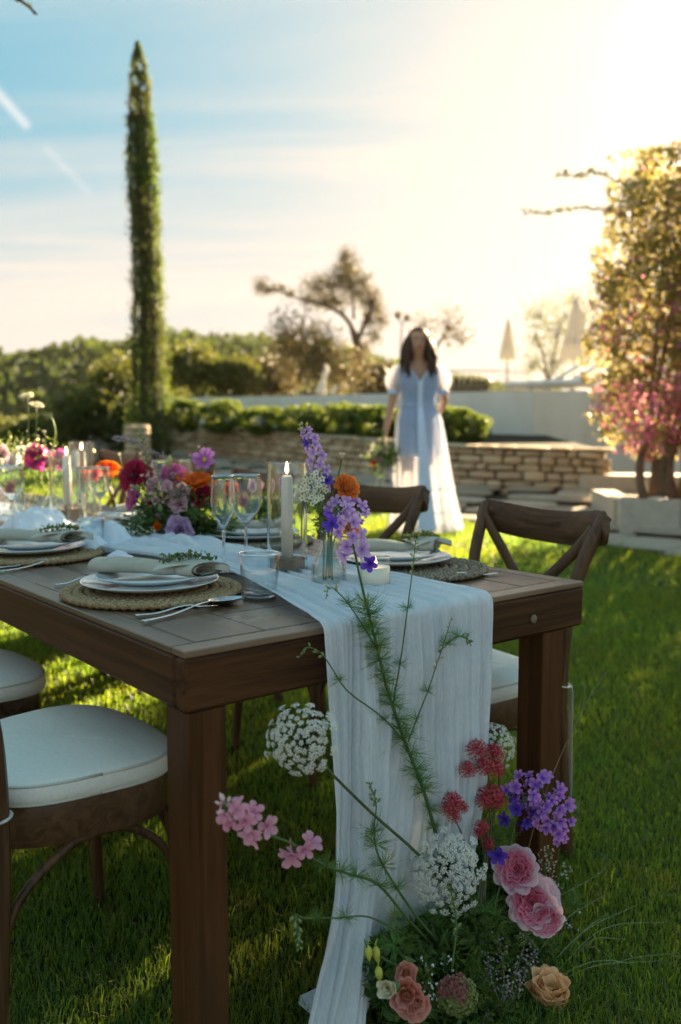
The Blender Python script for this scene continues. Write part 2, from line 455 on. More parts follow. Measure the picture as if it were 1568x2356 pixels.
def grass():
    # blades: one triangle each, densest where the lens is closest
    def ring(n, x0, x1, y0, y1, w, h, k=1.0):
        x = rng.uniform(x0, x1, n); y = rng.uniform(y0, y1, n)
        vis = np.abs(x) < 0.43*y+0.5
        x, y = x[vis], y[vis]
        # off the paving
        ex = np.interp(-y, [-p.y for p in PE], [p.x for p in PE])
        keep = x < ex+rng.normal(0, .03, len(x))
        x, y = x[keep], y[keep]; n = len(x)
        patch = np.array([noise.noise((a*1.7, b*1.7, 0)) for a, b in zip(x, y)])
        hh = h*(0.45+rng.random(n)*0.75+.8*(rng.random(n) < .04))*(1+.45*patch); az = rng.uniform(0, 2*PI, n); ln = hh*rng.uniform(.15, .95, n)
        z = 0.05*(0.5*((y-2.5)+np.sqrt((y-2.5)**2+.16))-0.5*((y-16)+np.sqrt((y-16)**2+.16)))
        fa = az+PI/2+rng.normal(0, .5, n); ww = w*rng.uniform(.7, 1.4, n)
        b0 = np.stack([x-np.cos(fa)*ww/2, y-np.sin(fa)*ww/2, z-.002], 1); b1 = np.stack([x+np.cos(fa)*ww/2, y+np.sin(fa)*ww/2, z-.002], 1)
        m = np.stack([x+np.cos(az)*ln*.35, y+np.sin(az)*ln*.35, z+hh*.62], 1)
        m0 = m-np.stack([np.cos(fa)*ww*.42, np.sin(fa)*ww*.42, 0*ww], 1); m1 = m+np.stack([np.cos(fa)*ww*.42, np.sin(fa)*ww*.42, 0*ww], 1)
        tp = np.stack([x+np.cos(az)*ln, y+np.sin(az)*ln, z+hh*rng.uniform(.75, 1, n)], 1)
        a = rng.random(n)
        return np.stack([b0, b1, m1, m0, tp], 1).reshape(-1, 3), np.repeat(a, 5), n
    P = [ring(150000, -1.6, 1.9, 1.2, 3.0, .0026, .034), ring(150000, -2.6, 2.6, 3.0, 5.2, .0036, .036), ring(95000, -4, 4, 5.2, 9.0, .006, .042), ring(50000, -6, 3, 9.0, 15, .012, .05)]
    vs = np.concatenate([p[0] for p in P]); at = np.concatenate([p[1] for p in P]); n = sum(p[2] for p in P)
    b = (np.arange(n)*5)[:, None]
    f = np.concatenate([b+np.array([0, 1, 2]), b+np.array([0, 2, 3]), b+np.array([3, 2, 4])])
    npmesh('grass', vs, f, M_grass, at, kind='stuff')
    # scattered dry clippings and clover give the close lawn its broken texture
    n = 5000; x = rng.uniform(-1.6, 2.2, n); y = rng.uniform(1.2, 5.5, n); z = .012+rng.random(n)*.02+np.where(y > 2.4, .05*(y-2.5), 0)
    a = rng.uniform(0, PI, n); L = rng.uniform(.006, .022, n); w = .0014
    d = np.stack([np.cos(a)*L, np.sin(a)*L, rng.normal(0, .3, n)*L], 1); c = np.stack([x, y, z], 1); q = np.stack([-np.sin(a)*w, np.cos(a)*w, 0*a], 1)
    vs = np.stack([c-d-q, c-d+q, c+d], 1).reshape(-1, 3); f = np.arange(3*n).reshape(-1, 3)
    npmesh('dry_grass_clippings', vs, f, simple('dry_grass', (.22, .17, .07), .8, .3), None, kind='stuff')
grass()

def leafcloud(name, P, size, m, parent, asp=.5, up=.3, kind='stuff', tt=None, sd=0, jit=.4):
    r = np.random.default_rng(sd+5); P = np.asarray(P); n = len(P)
    d = r.normal(0, 1, (n, 3)); d[:, 2] += up; d /= np.linalg.norm(d, axis=1)[:, None]
    e = np.cross(d, r.normal(0, 1, (n, 3))); e /= np.linalg.norm(e, axis=1)[:, None]
    nn = np.cross(d, e)
    L = (size*(1+r.uniform(-jit, jit, n)))[:, None]
    vs = np.stack([P-d*L*.5, P+e*L*asp*.5-nn*L*.10, P+d*L*.5, P-e*L*asp*.5-nn*L*.10], 1).reshape(-1, 3)
    f = np.arange(4*n).reshape(-1, 4)
    a = np.repeat(r.random(n) if tt is None else tt, 4)
    return npmesh(name, vs, f, m, a, parent, kind)
def blob_points(n, c, rad, r, clump=.35, shell=.55):
    "points through an uneven volume: dense clumps near the surface, gaps between"
    out = []; c = np.array(c); rad = np.array(rad)
    while len(out) < n:
        p = r.normal(0, 1, 3); p /= np.linalg.norm(p); k = shell+(1-shell)*r.random()**.6
        q = p*k; w = c+q*rad
        v = noise.noise(V(w/np.mean(rad)*3.1)); v2 = noise.noise(V(w/np.mean(rad)*1.3+7))
        if v < -clump*.35+(.15 if k > .9 else 0): continue
        out.append(c+q*rad*(1+.28*v2))
    return out
LEAF_DARK = ((.022, .045, .012), (.06, .085, .02))

# ---- retaining wall of rough limestone blocks
def stonemat(name, a, b, c):
    t = NT(name); co = t.coord((1, 1, 1)); n1 = t.noise(co, 9, 6); n2 = t.noise(co, 45, 6, .7)
    col = t.mix(t.rng(n1, .3, .7), a, b); col = t.mix(t.rand(), col, c); col = t.mix(t.rng(n2, .55, .8, 0, .5), col, tuple(x*.45 for x in a))
    return t.end(t.bsdf(col, .88, .2, t.bump(n2, .7, .01)))
M_stone = stonemat('limestone', (.56, .42, .27), (.68, .54, .37), (.48, .35, .22))
M_pave = stonemat('paving_limestone', (.40, .34, .26), (.52, .45, .36), (.34, .28, .21))
M_mortar = simple('wall_mortar', (.17, .125, .08), .95, .3, 40, .1, .5)
def stone_variants(k, name, m, fl=.12):
    out = []
    for i in range(k):
        bm = bmesh.new(); bmesh.ops.create_cube(bm, size=1); bmesh.ops.subdivide_edges(bm, edges=bm.edges, cuts=1, use_grid_fill=True)
        for v in bm.verts:
            p = v.co; l = [abs(q) > .4 for q in p].count(True)
            f = {3: .80, 2: .90, 1: 1.0}.get(l, 1)
            v.co = p*f + V((noise.noise(p*2+V((i*9, 0, 0))), noise.noise(p*2+V((0, i*7+3, 0))), noise.noise(p*2+V((0, 5, i*8)))))*fl
        me = bpy.data.meshes.new(name); bm.to_mesh(me); bm.free(); me.materials.append(m); me.shade_smooth(); out.append(me)
    return out
STV = stone_variants(6, 'stone', M_stone)
def stone_wall():
    top = lambda p: gz(p.x, p.y)+.575
    w = thing('stone_wall', 'low dry-stone retaining wall of honey limestone blocks behind the standing woman', 'wall', (0, 11, 0))
    P = SW; Ltot = plen(P); r = random.Random(3)
    # core
    g = G(); k = 24; rows = []
    for i in range(k+1):
        p, d = seg_at(P, Ltot*i/k); nrm = V((-d.y, d.x)); zt = top(p)-.05; zb = gz(p.x, p.y)-.1
        a = p+nrm*.03; b = p+nrm*.36
        rows.append([(a.x, a.y, zb), (a.x, a.y, zt), (b.x, b.y, zt), (b.x, b.y, zb)])
    vs = [v for q in rows for v in q]; fs = []
    for i in range(k):
        for j in range(4): fs.append((i*4+j, i*4+(j+1) % 4, (i+1)*4+(j+1) % 4, (i+1)*4+j))
    fs += [(3, 2, 1, 0), tuple(k*4+j for j in range(4))]
    g.add(vs, fs).obj('mortar_core', M_mortar, w, smooth=False)
    n = 0; zoff = -.02; rowsh = [.105, .085, .10, .075, .09, .07]
    for ri, h in enumerate(rowsh+[.045]):
        cop = ri == len(rowsh); s = r.uniform(-.1, 0)
        while s < Ltot:
            L = r.uniform(.14, .36) if cop else r.uniform(.09, .30)*(1.15 if ri < 2 else 1)
            p, d = seg_at(P, min(max(s+L/2, 0), Ltot)); nrm = V((-d.y, d.x))
            hh = h*r.uniform(.78, 1.15); dep = .40 if cop else .13
            off = nrm*(.16+r.uniform(-.03, .03) if cop else .045+r.uniform(-.03, .03))
            M = Matrix.Translation((p.x+off.x, p.y+off.y, gz(p.x, p.y)+zoff+h/2)) @ Matrix.Rotation(math.atan2(d.y, d.x)+r.uniform(-.05, .05), 4, 'Z') @ Matrix.Rotation(r.uniform(-.05, .05), 4, 'Y') @ Matrix.Diagonal((L*1.02, dep, hh*1.04, 1))
            o = put(r.choice(STV), 'coping_stone' if cop else 'stone', w, M); n += 1
            s += L*1.0+.012
        zoff += h
    # return at the left end beside the cypress
    return n
stone_wall()
pier = thing('stone_pier', 'short reddish stone pier at the foot of the cypress, left of its trunk', 'pier', (-2.95, 12.2, gz(0, 12.2)))
_r = random.Random(5); _c = Q(318, 1040, 12.2)
for i in range(8):
    for j in range(2):
        put(_r.choice(STV), 'stone', pier, Matrix.Translation((_c.x-.08+.17*j+_r.uniform(-.02, .02), 12.2, gz(0, 12.2)+.04+i*.082)) @ Matrix.Diagonal((.18, .2, .09, 1)))

# ---- paving: long rows of flat stones stepping up to the wall
def path():
    g = G(); r = random.Random(9)
    inner = [V((-5.2, 17.5)), V((-1.9, 13.9)), V((0, 11.5)), V((1.25, 10.05)), V((2.8, 9.5)), V((4.5, 9.3)), V((6.5, 9.0)), V((9, 8.5))]
    n = 40; LA, LB = plen(PE), plen(inner); vs = []
    for i in range(n+1):
        a, _ = seg_at(PE, LA*i/n); b, _ = seg_at(inner, LB*i/n)
        vs += [(a.x, a.y, gz(a.x, a.y)+.004), (b.x, b.y, gz(b.x, b.y)+.02)]
    g.add(vs, [(2*i, 2*i+2, 2*i+3, 2*i+1) for i in range(n)])
    p = g.obj('path', simple('path_bed', (.10, .08, .055), .95, .35, 18, .1, .6), kind='structure')
    PV = stone_variants(4, 'paving_stone', M_pave, .05)
    rows = 5
    for k in range(rows):
        f = (k+.5)/rows; i = 0.10 if k % 2 else 0.02
        while i < .96:
            a, d = seg_at(PE, LA*i); b, d2 = seg_at(inner, LB*i); c = a.lerp(b, f); wd = (b-a).length/rows; L = r.uniform(.38, .9); 
            di = L/LA
            gap = r.uniform(.05, .10)
            if abs(c.x) < .42*c.y+1.2:
                dd = d.lerp(d2, f).normalized()
                M = Matrix.Translation((c.x, c.y, gz(c.x, c.y)+.012+.018*k+r.uniform(-.008, .012))) @ Matrix.Rotation(math.atan2(dd.y, dd.x)+r.uniform(-.06, .06), 4, 'Z') @ Matrix.Diagonal((L*.97, wd*r.uniform(.72, .86), .07, 1))
                put(r.choice(PV), 'paving_stone', p, M)
            i += di
path()

# ---- broad low step, planter and white pool terrace wall
M_conc = simple('planter_concrete', (.44, .39, .32), .85, .12, 14, .2, .2)
M_white = NT('white_render'); _c = M_white.coord(); _n = M_white.noise(M_white.coord((1, 1, .25)), 2.2, 6); _f = M_white.noise(_c, 14, 5)
M_white = M_white.end(M_white.bsdf(M_white.mix(M_white.rng(_n, .35, .75), (.83, .80, .74), M_white.mix(M_white.rng(_f, .3, .7), (.66, .62, .54), (.76, .73, .66))), .75, .3, M_white.bump(_f, .3, .01)))
M_bed = simple('bed_soil', (.05, .038, .022), .95, .3, 20, .1, .5)
def prism(poly, z0, z1):
    "poly list of (x,y); z0,z1 numbers or callables"
    f0 = z0 if callable(z0) else (lambda x, y: z0); f1 = z1 if callable(z1) else (lambda x, y: z1)
    g = G(); n = len(poly)
    area = sum(poly[i][0]*poly[(i+1) % n][1]-poly[(i+1) % n][0]*poly[i][1] for i in range(n))
    if area < 0: poly = poly[::-1]
    vs = [(x, y, f0(x, y)) for x, y in poly]+[(x, y, f1(x, y)) for x, y in poly]
    fs = [tuple(range(n-1, -1, -1)), tuple(range(n, 2*n))]+[(i, (i+1) % n, n+(i+1) % n, n+i) for i in range(n)]
    return g.add(vs, fs)
st = thing('stone_step', 'broad pale stone step at the right end of the stone wall', 'step', (2.6, 8.9, gz(0, 8.9)))
_z = gz(0, 8.9)
prism([(2.12, 8.75), (3.15, 8.45), (3.25, 9.2), (2.3, 9.3)], _z-.05, _z+.125).obj('tread', M_pave, st, smooth=False)
prism([(2.5, 9.32), (3.6, 9.0), (3.7, 9.75), (2.72, 9.8)], _z-.05, _z+.29).obj('upper_tread', M_conc, st, smooth=False)
pl = thing('planter', 'low grey concrete planter wall under the bougainvillea trunk', 'planter', (3.3, 7.2, gz(0, 7.2)))
_z = gz(0, 7.2)
for i in range(6):
    a = 2.27+i*.46
    prism([(a, 7.20-.10*i), (a+.452, 7.20-.10*(i+1)), (a+.49, 7.36-.10*(i+1)), (a+.02, 7.36-.10*i)], _z-.06, _z+.285+.002*(i % 2)).obj('concrete_block', M_conc, pl, smooth=False)
prism([(2.27, 7.364), (2.43, 7.364), (2.62, 8.5), (2.4, 8.5)], _z-.06, _z+.28).obj('side_wall', M_conc, pl, smooth=False)
prism([(2.44, 7.33), (5.0, 6.82), (5.3, 8.4), (2.6, 8.4)], _z-.05, _z+.20).obj('soil', M_bed, pl, smooth=False)
bd = thing('boulder', 'rounded pale boulder sitting on the planter at the right edge', 'boulder', (2.62, 7.3, _z+.25))
_g = G(); _g.grid(lambda a, b: tuple(V((math.cos(2*PI*a)*math.sin(PI*b)*.13, math.sin(2*PI*a)*math.sin(PI*b)*.08, math.cos(PI*b)*.05))*(1+.15*noise.noise(V((math.cos(6.28*a), math.sin(6.28*a), b*2)))) + V((2.66, 7.42, _z+.245))), 20, 10)
_g.obj('boulder_stone', simple('pale_boulder', (.6, .55, .45), .8, .1, 20), bd)

# raised bed behind the stone wall
def bed():
    pts = [(p.x-.0, p.y+.30) for p in SW]+[(2.75, 12.0), (2.5, 12.02), (-1.8, 14.5), (-3.3, 16.5)]
    o = prism(pts, .2, lambda x, y: gz(x, y)+.53).obj('raised_bed', M_bed, smooth=False, kind='structure'); return o
bed()
ww = thing('white_wall', 'white rendered retaining wall of the pool terrace behind the hedge', 'wall', (2.58, 12, 0))
prism([(-5.0, 16.35), (2.58, 12.0), (2.70, 12.22), (-4.9, 16.6)], -.2, 1.60).obj('long_panel', M_white, ww, smooth=False)
prism([(2.583, 11.998), (9.5, 13.2), (9.5, 13.45), (2.703, 12.22)], -.2, 1.603).obj('side_panel', M_white, ww, smooth=False)
prism([(-5.0, 16.62), (2.69, 12.24), (9.5, 13.47), (14, 26), (-6, 26)], -.2, 1.585).obj('pool_terrace', simple('terrace_paving', (.45, .42, .36), .8, .1, 5), smooth=False, kind='structure')

# ---- clipped box hedge: separate rounded shrubs along the raised bed
M_box = leafmat('box_leaves', (.030, .062, .010), (.085, .125, .020), .5, (.13, .15, .02))
HB = [(425, 13.55, .30, 918), (510, 13.3, .36, 921), (612, 12.75, .40, 936), (712, 12.35, .38, 929), (800, 12.0, .38, 927), (872, 11.6, .30, 932), (1010, 11.05, .34, 930), (1066, 10.75, .30, 940)]
HL = ['leftmost clipped box shrub, against the cypress trunk', 'clipped box shrub second from the cypress', 'clipped box shrub below the start of the white wall', 'clipped box shrub in the middle of the hedge row', 'clipped box shrub left of the woman and her bouquet', 'clipped box shrub touching the woman\'s shoulder side at her right arm', 'clipped box shrub just right of the woman\'s bent arm', 'rightmost clipped box shrub, ending the hedge beside the white wall']
for i, ((px, Y, rx, pt), lb) in enumerate(zip(HB, HL)):
    c = Q(px, 1000, Y); zt = Q(px, pt, Y).z; zb = gz(c.x, Y)+.50
    t = thing('box_shrub', lb, 'shrub', (c.x, Y, zb), group='clipped box shrubs of the hedge')
    hz = (zt-zb)/2
    r = np.random.default_rng(i+40); pts = blob_points(7500, (c.x, Y, zb+hz), (rx*1.12, .42, hz*1.03), r, .2, .6)
    leafcloud('crown', pts, .034, M_box, t, .6, .4, sd=i)
    g = G()
    for k in range(4): g.tube(catmull([(c.x+.03*k-.05, Y, zb-.02), (c.x+.04*k-.08, Y, zb+hz*.5), (c.x+(k-1.5)*rx*.5, Y+.05*k, zb+hz*1.3)], 3), [.014]*6+[.006], 5)
    g.obj('stems', simple('box_bark', (.09, .07, .045), .9), t, kind='stuff')

# ---- trees
M_bark = simple('olive_bark', (.085, .06, .04), .9, .3, 25, .2, .6)
def limbs(g, p, d, L, rad, depth, r, tips, bend=.35, up=.1, split=(2, 3)):
    pts = [p]; q = p; dd = d.normalized(); n = 4
    for i in range(n):
        dd = (dd+V((r.uniform(-1, 1), r.uniform(-1, 1), r.uniform(-1, 1)+up))*bend*.5).normalized(); q = q+dd*L/n; pts.append(q)
    g.tube(pts, [rad*(1-.45*i/n) for i in range(n+1)], 6 if rad > .03 else 4)
    if depth == 0: tips.append(q); tips.append(pts[-2]); return
    for k in range(r.randint(*split)):
        nd = (dd+V((r.uniform(-1, 1), r.uniform(-1, 1), r.uniform(-.5, .9)))*.85).normalized()
        limbs(g, pts[r.randint(2, n)] if k else q, nd, L*r.uniform(.58, .8), rad*.55, depth-1, r, tips, bend, up, split)
def tree(name, label, base, stems, leafm, n, size, spread, seed, group=None, cat='tree', bark=None, depth=2, trunk_from=None):
    t = thing(name, label, cat, base, group=group); r = random.Random(seed); g = G(); tips = []
    for (p, d, L, rad) in stems: limbs(g, V(p), V(d), L, rad, depth, r, tips)
    g.obj('trunk', bark or M_bark, t)
    rr = np.random.default_rng(seed); P = []
    for tp in tips:
        k = max(4, int(n/len(tips)*rr.uniform(.3, 1.7))); P.append(np.array(tp)+rr.normal(0, 1, (k, 3))*np.array(spread))
    leafcloud('crown', np.concatenate(P), size, leafm, t, .4, .1, sd=seed)
    return t, tips
# Italian cypress
def cypress():
    Y = 13.0; base = Q(347, 1040, Y); bz = gz(base.x, Y); t = thing('cypress_tree', 'tall thin columnar cypress rising against the sky left of centre', 'tree', (base.x, Y, bz))
    prof = [(1035, 345, 52), (1000, 347, 47), (900, 345, 42), (800, 343, 37), (700, 341, 33), (600, 338, 31), (500, 334, 32), (420, 329, 33), (380, 329, 33), (330, 326, 29), (270, 323, 26), (220, 322, 23), (190, 320, 21), (150, 319, 16), (120, 318, 10), (94, 317, 3)]
    prof = prof[::-1]; ys = [a[0] for a in prof]
    r = np.random.default_rng(77); P = []
    while len(P) < 26000:
        py = r.uniform(96, 1050); cx = np.interp(py, ys, [a[1] for a in prof]); hw = np.interp(py, ys, [a[2] for a in prof])
        c = Q(cx, py, Y); R0 = hw/F_PX*Y; a = r.uniform(0, 2*PI); k = r.uniform(.55, 1)**.5
        v = noise.noise(V((math.cos(a)*2.2, math.sin(a)*2.2, c.z*4.5))); 
        lump = 1+.30*v+.12*noise.noise(V((math.cos(a)*5, math.sin(a)*5, c.z*11)))+(r.random() < .16)*r.uniform(0, .45)
        if py < 265 and noise.noise(V((math.cos(a)*1.8, math.sin(a)*1.8, c.z*5.5))) < .02-.16*(py > 200): continue
        if 265 < py and v < -.50: continue
        P.append((c.x+math.cos(a)*R0*k*lump, Y+math.sin(a)*R0*k*lump, c.z))
    leafcloud('crown', P, .055, leafmat('cypress_foliage', (.026, .066, .014), (.080, .13, .022), .38, (.10, .13, .01), .6, patch=(1.6, (.10, .085, .035))), t, .32, 1.6, sd=3)
    core = [Q(np.interp(py, ys, [a[1] for a in prof]), py, Y) for py in range(1060, 100, -60)]
    G().tube(core, [max(.02, np.interp(py, ys, [a[2] for a in prof])/F_PX*Y*(.55 if py > 260 else .12)) for py in range(1060, 100, -60)], 8).obj('trunk', simple('cypress_bark', (.06, .05, .03), .9), t)
cypress()

M_scrubd = leafmat('dark_scrub_leaves', (.022, .038, .012), (.055, .065, .018), .35, (.10, .10, .03))
# bougainvillea on the right, with flowers, and the shade shrubs added beyond the frame
M_boug = leafmat('bougainvillea_leaves', (.055, .055, .016), (.15, .12, .04), .55, (.33, .27, .12))
M_bract = leafmat('bougainvillea_bracts', (.34, .06, .22), (.54, .20, .42), .55, (.66, .28, .46))
def bougainvillea():
    z0 = gz(0, 7.6)+.18
    t = thing('bougainvillea_bush', 'tall bougainvillea with magenta flowers glowing against the sun at the right edge', 'bush', (2.95, 7.75, z0))
    r = random.Random(31); g = G()
    for k in range(12):
        bx = 2.62+.6*r.random(); by = 7.62+.35*r.random(); tx = bx+r.uniform(-.12, .9); tz = r.uniform(1.3, 3.2)
        g.tube(catmull([(bx, by, z0-.02), (bx+r.uniform(-.08, .08), by, z0+.35), (bx*.75+tx*.25, by+.1, z0+.8), (tx, by+r.uniform(-.2, .5), z0+tz)], 4), [.045-.0028*i for i in range(13)], 7)
    g.obj('trunk', simple('bougainvillea_bark', (.16, .11, .07), .85, .3, 30, .2, .5), t)
    rr = np.random.default_rng(8); P = []
    edge = [(300, 1640), (345, 1568), (350, 1560), (372, 1425), (400, 1430), (480, 1400), (560, 1395), (650, 1375), (760, 1365), (860, 1372), (950, 1385), (1010, 1410), (1060, 1450), (1090, 1490)]
    ey = [a[0] for a in edge]; ex = [a[1] for a in edge]
    while len(P) < 88000:
        y = rr.uniform(6.9, 8.9); z = rr.uniform(z0+.35, 4.25); x = rr.uniform(2.2, 5.1)
        py = 985-(z-1.1)/y*F_PX; e = np.interp(py, ey, ex)
        lim = (e-784)/F_PX*7.75+.16*noise.noise(V((z*2.4, y*2, 3)))+.12*noise.noise(V((z*7, y*6, 1)))+(abs(y-7.8)**2)*.28
        if x < lim: continue
        low = z0+.22+.35*noise.noise(V((x*3, y*3, 0)))+.25
        if z < low: continue
        if z > 3.62+.45*noise.noise(V((x*1.6, y*.6, 0)))+.25*noise.noise(V((x*6, y*3, 4)))+.22*min(1, max(0, x-2.7)): continue
        if noise.noise(V((x*4.3, y*4.3, z*3.3))) < -.10: continue
        P.append((x, y, z))
    P = np.array(P); 
    fl = np.array([noise.noise(V(p*2.1+9)) for p in P]); zz = P[:, 2]
    w = np.clip(1.25-np.abs(zz-1.1)/.85, 0, 1)*.74+.05
    isf = (rr.random(len(P)) < w*np.clip(.6+fl*1.5, 0, 1.1)) & (P[:, 1] < 8.2)
    leafcloud('crown', P[~isf], .043, M_boug, t, .6, .1, sd=21, jit=.65)
    leafcloud('flowers', P[isf], .040, M_bract, t, .85, .1, sd=22)
    # long whippy shoots reaching left over the wall
    for (pts, lb) in (([(1450, 425), (1405, 408), (1370, 396), (1335, 405), (1285, 400)], 0), ([(1450, 500), (1395, 485), (1330, 478), (1270, 490), (1205, 489)], 1)):
        pp = catmull([Q(a, b, 7.9) for a, b in pts], 8); G().tube(pp, [.004]*len(pp), 4).obj('shoot', M_bark, t)
        L = []
        for q in pp:
            for k in range(3): L.append((q.x+r.uniform(-.02, .02), q.y+r.uniform(-.02, .02), q.z+r.uniform(-.02, .03)))
        leafcloud('shoot_leaves', L, .040, M_scrubd, t, .6, .3, sd=int(77+lb))
bougainvillea()
def side_shrubs():  # unseen shrubs added past the frame to shade lawn and table
    LL = ['unseen shade shrub added immediately right of the bougainvillea', 'tallest added shade shrub, middle of the unseen row beyond the right edge', 'last added shade shrub of the unseen row beyond the right edge']
    for i, (x, y, rx, h) in enumerate([(5.6, 8.2, .95, 4.3), (7.2, 7.6, 1.0, 4.5), (8.6, 6.6, 1.0, 4.3)]):
        t = thing('added_shade_shrub', LL[i], 'shrub', (x, y, gz(x, y)), group='added shade shrubs right of the bougainvillea')
        r = np.random.default_rng(60+i); pts = blob_points(5200, (x, y, gz(x, y)+h*.5), (rx, .8, h*.5), r, .2, .35)
        leafcloud('crown', pts, .10, M_boug, t, .5, .3, sd=80+i)
        G().tube([(x, y, gz(x, y)), (x+.1, y, 1.2), (x, y, 3)], [.09, .06, .03], 7).obj('trunk', M_bark, t)
side_shrubs()

# trees and shrubs behind the terrace wall
M_olive = leafmat('olive_leaves', (.05, .045, .020), (.11, .090, .040), .28, (.13, .095, .045))
M_scrub = leafmat('scrub_leaves', (.030, .050, .012), (.095, .10, .022), .36, (.15, .15, .03))
def pxtree(name, label, Y, polys, crowns, n, size, leafm, seed, bark=None, group=None, cat='tree', squash=1.0, clump=.35):
    "polys: limb paths in picture points with widths; crowns: (px,py,rx,ry) leaf masses at that depth"
    r = random.Random(seed); b = polys[0][0][0]; base = Q(b[0], b[1], Y)
    t = thing(name, label, cat, (base.x, Y, base.z), group=group); g = G()
    for k, (pts, w0, w1) in enumerate(polys):
        off = r.uniform(-.5, .5)*squash if k else 0
        P = catmull([Q(a, c, Y+off*(i/len(pts))) for i, (a, c) in enumerate(pts)], 5); m = len(P)
        g.tube(P, [(w0+(w1-w0)*i/m)/F_PX*Y/2 for i in range(m)], 6)
    rr = np.random.default_rng(seed); A = sum(c[2]*c[3] for c in crowns); pts = []
    for (cx, cy, rx, ry) in crowns:
        c = Q(cx, cy, Y); k = Y/F_PX; m = int(n*rx*ry/A)
        yy = Y+rr.uniform(-.3, .3)*squash; got = 0; sd_ = rr.uniform(0, 50)
        while got < m:
            q = rr.normal(0, .52 if clump >= 0 else .85, 3)
            if np.linalg.norm(q) > (1.35 if clump >= 0 else 2.3): continue
            w = (c.x+q[0]*rx*k, yy+q[1]*(rx+ry)*.4*k, c.z+q[2]*ry*k)
            if noise.noise(V(q)*(2.6 if clump >= 0 else 3.2)+V((sd_, 0, 0))) < (-.02 if clump >= 0 else .04): continue
            pts.append(w); got += 1
        for q in range(9):
            a = rr.uniform(0, 2*PI); e = V((c.x+math.cos(a)*rx*k*.9, Y, c.z+math.sin(a)*ry*k*.9)); g.tube([V((c.x, Y, c.z-ry*k*.2)), (V((c.x, Y, c.z))+e)/2+V((0, 0, rr.uniform(-.1, .1)*ry*k)), e], [.010*k*100, .006*k*100, .002*k*100], 4)
    g.obj('trunk', bark or M_bark, t)
    leafcloud('crown', pts, size, leafm, t, .45, .15, sd=seed)
    return t
pxtree('olive_tree', 'gnarled forked olive tree against the bright sky left of the woman', 24,
    [([(828, 845), (824, 805), (820, 775), (812, 760)], 20, 15), ([(818, 790), (806, 745), (775, 715), (735, 700), (700, 690)], 13, 4), ([(820, 790), (838, 750), (855, 715), (850, 670)], 13, 4), ([(815, 735), (812, 690), (805, 640), (800, 600)], 7, 2), ([(740, 702), (690, 688), (640, 668), (590, 655)], 5, 1.5), ([(835, 745), (860, 700), (870, 660)], 6, 2), ([(800, 735), (770, 680), (745, 650)], 5, 1.5), ([(640, 668), (620, 640), (605, 630)], 2, .8), ([(845, 720), (875, 720), (890, 700)], 3, 1), ([(825, 770), (850, 765), (878, 755)], 4, 1), ([(700, 690), (690, 665), (700, 640)], 3, 1)],
    [(800, 608, 18, 26), (790, 640, 22, 20), (812, 660, 16, 20), (765, 655, 22, 16), (728, 660, 22, 16), (745, 690, 24, 13), (772, 695, 20, 12), (838, 650, 14, 18), (842, 690, 18, 18), (862, 705, 15, 20), (878, 735, 12, 14), (848, 735, 12, 14), (794, 585, 7, 11), (600, 655, 12, 12), (618, 668, 14, 7), (645, 662, 14, 6), (668, 676, 12, 6), (708, 690, 14, 7), (835, 800, 14, 18), (862, 775, 12, 12)], 12500, .062, M_olive, 4, clump=-.25)
pxtree('wild_shrub', 'bare twiggy brown shrub in front of the olive tree', 22, [([(690, 880), (690, 820), (670, 770)], 8, 2), ([(692, 860), (720, 800), (735, 750)], 6, 2)],
    [(690, 800, 45, 52), (735, 820, 40, 42), (652, 790, 22, 40), (770, 850, 55, 38)], 7000, .09, M_olive, 5, cat='shrub', clump=-.1)
for i, (px, py, rx, ry, Y, sd, lb) in enumerate([
    (440, 850, 62, 52, 26, 12, 'rounded olive-green bush right of the cypress trunk'),
    (535, 868, 62, 42, 26, 13, 'sunlit yellow-green bush above the start of the white wall'),
    (620, 868, 62, 40, 27, 14, 'brownish bush behind the white wall, left of the twiggy shrub'),
    (860, 876, 58, 36, 28, 15, 'low brown bush behind the white wall beside the woman'),
    (1075, 888, 50, 20, 30, 16, 'low sunlit bush behind the terrace railing')]):
    pxtree('scrub_bush', lb, Y, [([(px, py+ry), (px, py)], 8, 3)], [(px, py, rx, ry), (px-rx*.4, py-ry*.2, rx*.5, ry*.7), (px+rx*.45, py-ry*.1, rx*.45, ry*.7)], 5200, .15, M_olive if sd in (14, 15) else M_scrub, sd, cat='bush', clump=.2)
for i, (px, py, rx, ry, Y, sd, mm, lb) in enumerate([
    (265, 900, 62, 72, 15.5, 17, M_scrub, 'tall yellow-green bush immediately left of the cypress'),
    (200, 960, 75, 60, 15, 18, M_scrub, 'dark bush lower left of the cypress behind the candles'),
    (85, 1000, 70, 35, 16, 19, M_scrub, 'low green bush behind the white flowers at the left edge'),
    (5, 1010, 50, 40, 17, 20, M_scrub, 'low yellow-lit bush cut by the left edge'),
    (300, 985, 40, 60, 14.4, 24, M_scrubd, 'dark shrub hugging the left side of the cypress base')]):
    pxtree('garden_bush', lb, Y, [([(px, py+ry), (px, py)], 10, 4)], [(px, py, rx, ry), (px-rx*.5, py+ry*.2, rx*.5, ry*.7), (px+rx*.5, py+ry*.25, rx*.45, ry*.7)], 9000, .075, mm, sd, cat='bush', clump=.22)
pxtree('sapling', 'thin bare sapling with a forked top behind the woman\'s head', 20, [([(921, 880), (922, 800), (926, 745)], 5, 3), ([(926, 748), (916, 730), (912, 722)], 3, 1.5), ([(926, 748), (936, 732), (940, 724)], 3, 1.5)], [(915, 728, 9, 7), (936, 732, 8, 8)], 260, .06, M_olive, 25)
